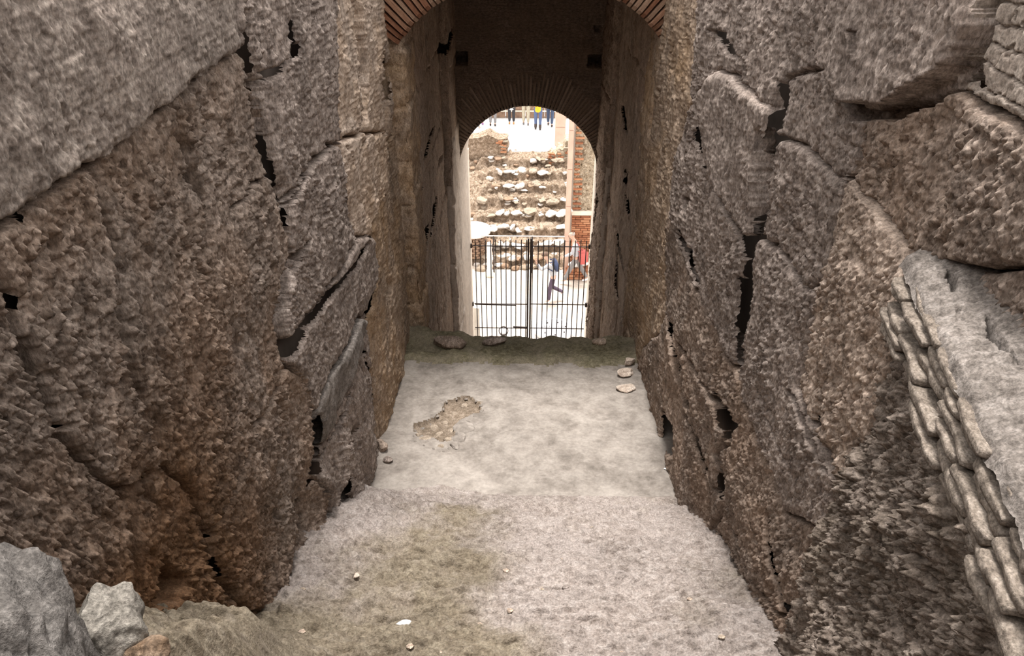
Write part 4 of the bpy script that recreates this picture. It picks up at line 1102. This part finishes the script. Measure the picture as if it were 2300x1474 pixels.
# parapet behind the people on the terrace
PAR = empty('parapet', (0, 31.0, ZU)); tag(PAR, 'low brown brick parapet with pale rail behind the standing people', 'parapet')
rnd = random.Random(6)
for i in range(14):
    bm = bmesh.new(); x = -5.6 + i*.8; box_bm(bm, x+.01, x+.79, -.15, .15, 0, 1.0); bmesh.ops.bevel(bm, geom=bm.edges[:], offset=0.02, segments=1, affect='EDGES'); bm_obj('brick_panel', bm, M_PARAPET, PAR)
for z in (.30, .62, 1.05):
    bm = bmesh.new(); tube_bm(bm, [(-5.6, -.2, z), (5.6, -.2, z)], .03, 8); bm_obj('rail', bm, M_CREAM, PAR)
# background hand rail in front of the ruins
RAIL = empty('hand_rail', (0, 21.9, 0)); tag(RAIL, 'thin grey hand rail on dark posts in front of the ruined steps', 'railing')
xr0 = ony(1080, 530, 21.9); xr1 = ony(1282, 532, 21.9)
bm = bmesh.new(); tube_bm(bm, [(xr0.x, 0, xr0.z), (xr1.x, 0, xr1.z)], .022, 8); bm_obj('rail', bm, M_STEELP, RAIL)
for px in (1109, 1195, 1268):
    x = ony(px, 560, 21.9).x; bm = bmesh.new(); tube_bm(bm, [(x, 0, 0), (x, 0, xr0.z)], .026, 8); bm_obj('post', bm, M_IRON, RAIL)
# marble disc on brick pedestal
q = ony(1066, 517, 22.75)
DISC = empty('stone_disc', (q.x, 22.75, q.z)); tag(DISC, 'white round marble disc lying on a brick pedestal', 'stone disc')
bm = bmesh.new(); lathe_bm(bm, [(.46,-.10),(.52,-.06),(.535,0),(.52,.07),(.47,.10),(.10,.115),(.06,.10)], 48); bm_obj('disc', bm, M_WHITEST, DISC, smooth=True)
PED = empty('pedestal', (q.x, 22.75, .22)); tag(PED, 'brown round brick pedestal carrying the white marble disc', 'pedestal')
hp = q.z - .32; nrow = int(hp/.085)
for r in range(nrow):
    nb_ = 11
    for k in range(nb_):
        a = 2*math.pi*(k + .5*(r % 2))/nb_; o = bpy.data.objects.new('brick', RB[4 + rnd.randrange(2)]); C.objects.link(o); o.parent = PED
        o.location = (.30*math.cos(a), .30*math.sin(a), (r+.5)*hp/nrow); o.rotation_euler = (0, 0, a+math.pi/2); o.scale = (.17, .16, hp/nrow-.012)
bm = bmesh.new(); lathe_bm(bm, [(.31, 0), (.31, hp-.002)], 24); bm_obj('mortar_core', bm, M_MORTAR, PED)
# pale stone post by the railing
q = onz(1100, 620, 0); zt = ony(1103, 545, q.y).z
POST = empty('stone_post', (q.x, q.y, 0)); tag(POST, 'short white stone post standing at the foot of the ruins', 'post')
bm = bmesh.new(); lathe_bm(bm, [(.09,0),(.085,.1),(.08,zt*.9),(.06,zt)], 12); bm_obj('shaft', bm, M_WHITEST, POST, smooth=True)
bm = bmesh.new(); box_bm(bm, -.13,.13,-.13,.13,0,.08); bmesh.ops.bevel(bm, geom=bm.edges[:], offset=.015, segments=1, affect='EDGES'); bm_obj('foot', bm, M_CREAM, POST)
# steel drum
q = ony(1244, 738, 17.4); R = .53
DRUM = empty('steel_drum', (q.x, 17.4, 0)); tag(DRUM, 'round steel drum with shiny flat lid just beyond the gate', 'drum')
bm = bmesh.new(); lathe_bm(bm, [(R-.03,0),(R-.01,.02),(R-.01,q.z-.08)], 56); bm_obj('side', bm, M_DRUM, DRUM, smooth=True)
bm = bmesh.new(); lathe_bm(bm, [(R-.01,q.z-.08),(R+.01,q.z-.075),(R+.012,q.z-.02),(R,q.z),(R-.03,q.z-.008),(.02,q.z-.006)], 56); lid = bm_obj('lid', bm, M_STEEL, DRUM)
for k in range(7):
    a = k*2*math.pi/7+.3; bm = bmesh.new(); tube_bm(bm, [(.33*math.cos(a), .33*math.sin(a), q.z-.008), (.33*math.cos(a), .33*math.sin(a), q.z+.02)], .016, 8); bm_obj('bolt', bm, M_IRON, lid)
for k in range(2):
    bm = bmesh.new(); s = -1 if k else 1; tube_bm(bm, [(s*.18-.07,.1,q.z-.01),(s*.18-.06,.1,q.z+.05),(s*.18+.06,.1,q.z+.05),(s*.18+.07,.1,q.z-.01)], .012, 6); bm_obj('lid_handle', bm, M_STEEL, lid)
# white leaning slab inside left of the gate, and small spotlight
q = ony(1072, 770, 16.2); q2 = ony(1072, 690, 16.2)
SL = empty('marble_slab', (q.x, 16.2, 0)); tag(SL, 'upright white cracked slab beside the left gate jamb', 'slab')
for (za, zb2, w) in ((0, q.z*0.62, .17), (q.z*.625, q2.z-.62, .165), (q2.z-.61, q2.z, .15)):
    bm = bmesh.new(); box_bm(bm, -w/2, w/2, -.05, .05, za, zb2); bmesh.ops.subdivide_edges(bm, edges=bm.edges[:], cuts=4, use_grid_fill=True)
    for v_ in bm.verts: v_.co += mn.noise_vector(v_.co*9)*.012
    bm_obj('slab_piece', bm, M_WHITEST, SL)
q = ony(1131, 745, 16.9)
SP = empty('floor_spotlight', (q.x, 16.9, 0)); tag(SP, 'small round spotlight on thin dark tripod legs beyond the gate', 'spotlight')
bm = bmesh.new(); lathe_bm(bm, [(.02,-.07),(.08,-.06),(.125,.0),(.13,.06),(.118,.062),(.11,.03)], 24)
o = bm_obj('lamp_head', bm, M_IRON, SP, (0,0,q.z), smooth=True); o.rotation_euler = (math.radians(35), 0, 0)
bm = bmesh.new(); lathe_bm(bm, [(.112,.028),(.10,.05),(.05,.065),(.01,.068)], 24); g = bm_obj('lens', bm, M_WHITEST, o, smooth=True)
for k in range(3):
    a = k*2*math.pi/3+.4; bm = bmesh.new(); tube_bm(bm, [(.03*math.cos(a),.03*math.sin(a),q.z-.05),(.2*math.cos(a),.2*math.sin(a),0.005)], .012, 6); bm_obj('leg', bm, M_IRON, SP)
# low brick stub with marble pieces at the right of the walkers
q = onz(1298, 622, 0)
BS = empty('brick_stub', (q.x, q.y-.05, 0)); tag(BS, 'low red brick stub with white marble piece on top, behind walking people', 'wall stub')
for r in range(4):
    for k in range(3):
        o = bpy.data.objects.new('brick', RB[(r+k) % 3]); C.objects.link(o); o.parent = BS
        o.location = (-.28 + k*.27 + (.06 if r % 2 else 0), 0, .05+r*.095); o.scale = (.255, .34, .082)
o = link('marble_fragment', rock_mesh('marble_fragment', (.36,.17,.12), 81, 3), M_WHITEST, None, (q.x, q.y-.05, .50)); tag(o, 'white marble fragment lying on the low brick stub', 'stone')

# ------------------------------------------------------------------ people
M_SKIN = plain('skin', (0.55,0.36,0.27), .6, var=.06)
def cloth(name, c): return plain(name, c, .9, var=.12, scale=14)
def skin_mesh(name, chains, sub=2):
    """chains: list of (points, radii, parent_index or None); parent_index attaches the first point to an existing vertex"""
    verts = []; edges = []; rad = []
    ids = []
    for pts, rs, att in chains:
        loc = []; prev = None
        if att is not None: prev = ids[att[0]][att[1]]
        for p, r in zip(pts, rs):
            verts.append(tuple(p)); rad.append(r); i = len(verts)-1
            if prev is not None: edges.append((prev, i))
            prev = i; loc.append(i)
        ids.append(loc)
    me = bpy.data.meshes.new(name); me.from_pydata(verts, edges, []); me.update()
    o = bpy.data.objects.new(name, me); C.objects.link(o)
    sk = o.modifiers.new('skin', 'SKIN'); sk.use_smooth_shade = True; sk.branch_smoothing = 0.6
    for i, r in enumerate(rad):
        sv = me.skin_vertices[0].data[i]; sv.radius = (r, r) if not isinstance(r, tuple) else r; sv.use_root = (i == 0)
    ss = o.modifiers.new('sub', 'SUBSURF'); ss.levels = sub; ss.render_levels = sub
    bpy.context.view_layer.update()
    dg = bpy.context.evaluated_depsgraph_get()
    res = bpy.data.meshes.new_from_object(o.evaluated_get(dg)); res.name = name
    bpy.data.objects.remove(o)
    res.shade_smooth()
    return res
def person(loc, rz, h, label, top, trous, shoe, hair, thigh=(0,0), knee=(0,0), lean=0.0, arm=(0.1,-0.1), elbow=(0.2,0.2), head_pitch=0.0, top_len=0.0, group=None, bag=None, spots=None, boots=None, bald=False):
    k = h/1.72
    root = empty('person', loc, rz); tag(root, label, 'person', group)
    def d(a): return Vector((0, math.sin(a), -math.cos(a)))
    J = {}
    hip = Vector((0,0,0)); td = Vector((0, math.sin(lean), math.cos(lean)))
    chest = hip + td*.30*k; nb_ = hip + td*.50*k
    hd = Vector((0, math.sin(lean*.6+head_pitch), math.cos(lean*.6+head_pitch)))
    n2 = nb_ + hd*.09*k; jaw = n2 + hd*.05*k + Vector((0,.025*k,0)); sk = jaw + hd*.09*k - Vector((0,.02*k,0)); crown = sk + hd*.065*k
    legs = []; arms = []
    for s, i in ((-1,0),(1,1)):
        h0 = hip + Vector((s*.09*k, 0, -.03*k)); kn = h0 + d(thigh[i])*.43*k; an = kn + d(thigh[i]-knee[i])*.42*k
        fa = thigh[i]-knee[i]; fd = Vector((0, math.cos(fa*.6), math.sin(fa*.6)))
        legs.append((h0, kn, an, an + Vector((0,0,-.05*k))-fd*.04*k, an + Vector((0,0,-.055*k)) + fd*.16*k))
        s0 = hip + td*.45*k + Vector((s*.17*k,0,0)); el = s0 + (d(arm[i]) + Vector((s*.12,0,0)))*.28*k; wr = el + (d(arm[i]+elbow[i]))*.25*k
        hnd = wr + d(arm[i]+elbow[i]*1.1)*.08*k
        arms.append((s0, el, wr, hnd))
    low = min(l[j].z for l in legs for j in (3,4)) - .035*k
    up = Vector((0,0,-low))
    A = lambda v: v + up
    ch = [([A(hip), A(hip+td*.12*k), A(chest), A(hip+td*.44*k), A(nb_), A(n2), A(jaw), A(sk), A(crown)], [(.14*k,.10*k),(.125*k,.095*k),(.145*k,.105*k),(.14*k,.09*k),.06*k,.052*k,(.066*k,.075*k),(.08*k,.095*k),(.055*k,.065*k)], None)]
    for i in (0,1):
        h0,kn,an,he,to = map(A, legs[i]); ch.append(([h0,kn,an,to], [.082*k,.054*k,.036*k,.03*k], (0,0)))
    for i in (0,1):
        s0,el,wr,hn = map(A, arms[i]); ch.append(([s0,el,wr,hn], [.052*k,.040*k,.027*k,(.034*k,.02*k)], (0,3)))
        dr = (hn-wr).normalized(); side = Vector((0,1,0)) if abs(dr.y) < .8 else Vector((0,0,1))
        side = (side - dr*side.dot(dr)).normalized(); curl = dr.cross(side)
        ci = len(ch)-1
        for fk in range(4):
            b = hn + side*(fk-1.5)*.02*k; L = (.072,.085,.08,.062)[fk]*k
            ch.append(([b+dr*.02*k, b+dr*L*.6+curl*.006*k, b+dr*L+curl*.02*k], [.009*k,.0085*k,.007*k], (ci,3)))
        b = wr + dr*.03*k + side*.03*k; ch.append(([b, b+dr*.03*k+side*.02*k, b+dr*.06*k+side*.022*k], [.011*k,.010*k,.008*k], (ci,2)))
    link('body', skin_mesh('body', ch, 1), M_SKIN, root)
    # face: nose, eyes, mouth, ears on the head
    fw = Vector((0, hd.z, -hd.y)); c0 = A(jaw+hd*.03*k)
    bm = bmesh.new(); tube_bm(bm, [c0+hd*.035*k+fw*.07*k, c0+hd*.0*k+fw*.098*k, c0-hd*.012*k+fw*.075*k], [.008*k,.015*k,.012*k], 6); bm_obj('nose', bm, M_SKIN, root, smooth=True)
    for s in (-1,1):
        bm = bmesh.new(); bmesh.ops.create_icosphere(bm, subdivisions=1, radius=.011*k, matrix=Matrix.Translation(c0+hd*.035*k+fw*.074*k+Vector((s*.03*k,0,0)))); bm_obj('eye', bm, M_IRON, root)
        bm = bmesh.new(); bmesh.ops.create_icosphere(bm, subdivisions=2, radius=.022*k, matrix=Matrix.Translation(c0+hd*.015*k-fw*.005*k+Vector((s*.078*k,0,0))) @ Matrix.Diagonal((.4,.7,1.2,1))); bm_obj('ear', bm, M_SKIN, root, smooth=True)
    bm = bmesh.new(); tube_bm(bm, [c0-hd*.035*k+fw*.074*k+Vector((-.022*k,0,0)), c0-hd*.037*k+fw*.081*k, c0-hd*.035*k+fw*.074*k+Vector((.022*k,0,0))], .006*k, 5); bm_obj('mouth', bm, HAIRB, root)
    # hair cap
    bm = bmesh.new(); bmesh.ops.create_icosphere(bm, subdivisions=3, radius=1)
    hc = A(sk) + hd*.005*k - fw*.012*k
    for v_ in list(bm.verts):
        if v_.co.z < -.15 and v_.co.y > -.35 or (v_.co.y > .55 and v_.co.z < .25) or (bald and v_.co.z > .35): bm.verts.remove(v_)
    for v_ in bm.verts:
        c = v_.co*(1+.05*mn.noise(v_.co*5)); v_.co = hc + Vector((1,0,0))*c.x*.088*k + fw*c.y*.105*k + hd*c.z*.092*k
    bm_obj('hair', bm, hair, root, smooth=True)
    # trousers
    tch = [([A(hip+td*.06*k), A(hip-td*.04*k)], [(.150*k,.112*k),(.14*k,.115*k)], None)]
    for i in (0,1):
        h0,kn,an,he,to = map(A, legs[i]); tch.append(([h0+(kn-h0)*.15, kn, kn+(an-kn)*.55, an+(kn-an)*.04], [.098*k,.071*k,.062*k,.054*k], (0,1)))
    link('trousers', skin_mesh('trousers', tch, 2), trous, root)
    # top
    bot = hip - td*top_len*k
    jch = [([A(bot), A(hip+td*.06*k), A(hip+td*.2*k), A(chest), A(hip+td*.43*k), A(hip+td*.475*k)], [(.165*k,.128*k),(.155*k,.12*k),(.150*k,.115*k),(.165*k,.125*k),(.16*k,.105*k),(.075*k,.07*k)], None)]
    for i in (0,1):
        s0,el,wr,hn = map(A, arms[i]); jch.append(([s0,el,wr], [.070*k,.056*k,.042*k], (0,4)))
    link('jacket', skin_mesh('jacket', jch, 2), top, root)
    for i in (0,1):
        h0,kn,an,he,to = map(A, legs[i])
        link('shoe', skin_mesh('shoe', [([he, an+Vector((0,.02*k,-.045*k)), to], [.040*k,.046*k,.036*k], None)], 2), shoe, root)
        if boots: link('boot_shaft', skin_mesh('boot_shaft', [([an+Vector((0,0,-.04*k)), an, an+(kn-an)*.45], [.05*k,.062*k,.068*k], None)], 2), boots, root)
    if spots:
        for j in range(12):
            a = j*2*math.pi/6; zz = -.27 if j < 6 else -.08
            p = A(hip + td*(zz)*k) + Vector((.158*k*math.cos(a), .12*k*math.sin(a), 0))
            bm = bmesh.new(); bmesh.ops.create_icosphere(bm, subdivisions=2, radius=.034*k, matrix=Matrix.Translation(p) @ Matrix.Rotation(a, 4, 'Z') @ Matrix.Diagonal((.3,1,1,1))); bm_obj('dot', bm, spots, root, smooth=True)
    if bag == 'backpack':
        bm = bmesh.new(); bmesh.ops.create_cube(bm, size=1); bmesh.ops.bevel(bm, geom=bm.edges[:], offset=.2, segments=3, affect='EDGES')
        o = bm_obj('backpack', bm, NAVY, root, A(hip + td*.30*k) - Vector((0, math.cos(lean), -math.sin(lean)))*.17*k, smooth=True); o.scale = (.28*k,.15*k,.40*k); o.rotation_euler = (-lean,0,0)
        for s in (-1,1):
            bm = bmesh.new(); fwd = Vector((0, math.cos(lean), -math.sin(lean)))
            tube_bm(bm, [A(hip+td*.47*k)-fwd*.10*k+Vector((s*.1*k,0,0)), A(hip+td*.49*k)+Vector((s*.11*k,0,0)), A(hip+td*.36*k)+fwd*.13*k+Vector((s*.11*k,0,0)), A(hip+td*.18*k)-fwd*.06*k+Vector((s*.15*k,0,0))], .018*k, 6); bm_obj('strap', bm, NAVY, root, smooth=True)
    if bag == 'red':
        bm = bmesh.new(); bmesh.ops.create_cube(bm, size=1); bmesh.ops.bevel(bm, geom=bm.edges[:], offset=.18, segments=3, affect='EDGES')
        o = bm_obj('shoulder_bag', bm, cloth('red_bag', (.52,.12,.11)), root, A(hip + td*.02*k) + Vector((-.12*k,-.20*k,0)), smooth=True); o.scale = (.16*k,.26*k,.46*k)
        bm = bmesh.new(); tube_bm(bm, [A(hip)+Vector((-.14*k,-.2*k,.2*k)), A(hip+td*.49*k)+Vector((-.10*k,-.08*k,0)), A(hip+td*.49*k)+Vector((.1*k,.0,0)), A(hip+td*.2*k)+Vector((.0,.14*k,0)), A(hip)+Vector((-.14*k,-.1*k,.2*k))], .015*k, 6); bm_obj('strap', bm, cloth('red_strap', (.45,.10,.10)), root, smooth=True)
    return root
HAIRB = plain('hair_brown', (.11,.065,.045), .8); HAIRG = plain('hair_grey', (.42,.39,.37), .8); HAIRD = plain('hair_dark', (.035,.028,.025), .8)
NAVY = cloth('navy', (.045,.06,.12)); GREYC = cloth('grey_cloth', (.42,.43,.46)); PURP = cloth('aubergine', (.085,.06,.095)); GREYT = cloth('grey_trouser', (.20,.19,.19))
KHAKI = cloth('khaki', (.42,.38,.29)); JEAN = cloth('jeans', (.07,.10,.19)); JEAND = cloth('dark_jeans', (.045,.065,.115)); BLACKC = cloth('black_cloth', (.03,.03,.035))
WHITEC = cloth('white_cloth', (.78,.77,.76)); ORANGE = cloth('orange_cloth', (.85,.40,.02)); OLIVE = cloth('olive', (.35,.36,.28)); TAN = plain('tan_leather', (.55,.30,.10), .6); DARKB = plain('dark_boot', (.05,.035,.03), .6)
WSHOE = plain('white_shoe', (.82,.82,.84), .6); PINKS = plain('purple_shoe', (.28,.13,.30), .7); PALEB = cloth('pale_blue', (.55,.62,.68))
R_ = math.radians
q = onz(1240, 678, 0)
person((q.x+.02, q.y, 0), R_(90), 1.68, 'walking person with navy backpack, grey jacket and dark trousers, one foot lifted', GREYC, PURP, WSHOE, HAIRB, thigh=(R_(14),R_(6)), knee=(R_(10),R_(68)), lean=R_(20), arm=(R_(55),R_(-30)), elbow=(R_(95),R_(20)), head_pitch=R_(18), bag='backpack')
q = onz(1292, 636, 0)
person((q.x, q.y, 0), R_(90), 1.78, 'striding person in grey clothes carrying a red shoulder bag', GREYC, GREYT, WSHOE, HAIRG, thigh=(R_(26),R_(-20)), knee=(R_(4),R_(10)), lean=R_(10), arm=(R_(15),R_(-15)), elbow=(R_(50),R_(25)), head_pitch=R_(20), bag='red', bald=True)
UP = 'visitors standing on the terrace'
def up_person(px, py, rz, h, *a, **k):
    q = onz(px, py, ZU); return person((q.x, q.y, ZU), R_(rz), h, *a, group=UP, **k)
up_person(1107, 283, 8, 1.72, 'standing person in charcoal trousers and black shoes, leftmost clear pair of legs on terrace', BLACKC, GREYT, DARKB, HAIRD, thigh=(R_(2),R_(-3)))
up_person(1149, 279, 0, 1.62, 'standing person in white top with black dots, black leggings and tan shoes', WHITEC, BLACKC, TAN, HAIRB, top_len=.40, spots=BLACKC, arm=(R_(30),R_(25)), elbow=(R_(60),R_(60)))
up_person(1181, 281, -3, 1.78, 'standing person in khaki trousers and olive top', OLIVE, KHAKI, GREYT, HAIRG, thigh=(R_(3),R_(-3)), arm=(R_(35),R_(35)), elbow=(R_(50),R_(50)))
up_person(1208, 292, 0, 1.70, 'standing person in bright orange jacket, blue jeans and dark boots', ORANGE, JEAN, DARKB, HAIRD, thigh=(R_(4),R_(-2)), top_len=.29, boots=DARKB, arm=(R_(25),R_(25)), elbow=(R_(70),R_(70)))
up_person(1235, 284, -12, 1.76, 'standing person in dark blue jeans beside the orange jacket', PALEB, JEAND, DARKB, HAIRB, thigh=(R_(8),R_(-6)))
up_person(1079, 280, 20, 1.66, 'standing person in dark blue with purple shoes, partly hidden by arch edge', NAVY, JEAND, PINKS, HAIRD, thigh=(R_(5),R_(-5)))
up_person(1065, 297, -60, 1.70, 'person in pale blue at far left of terrace, mostly hidden by arch', PALEB, GREYT, GREYC, HAIRB, thigh=(R_(18),R_(-14)))
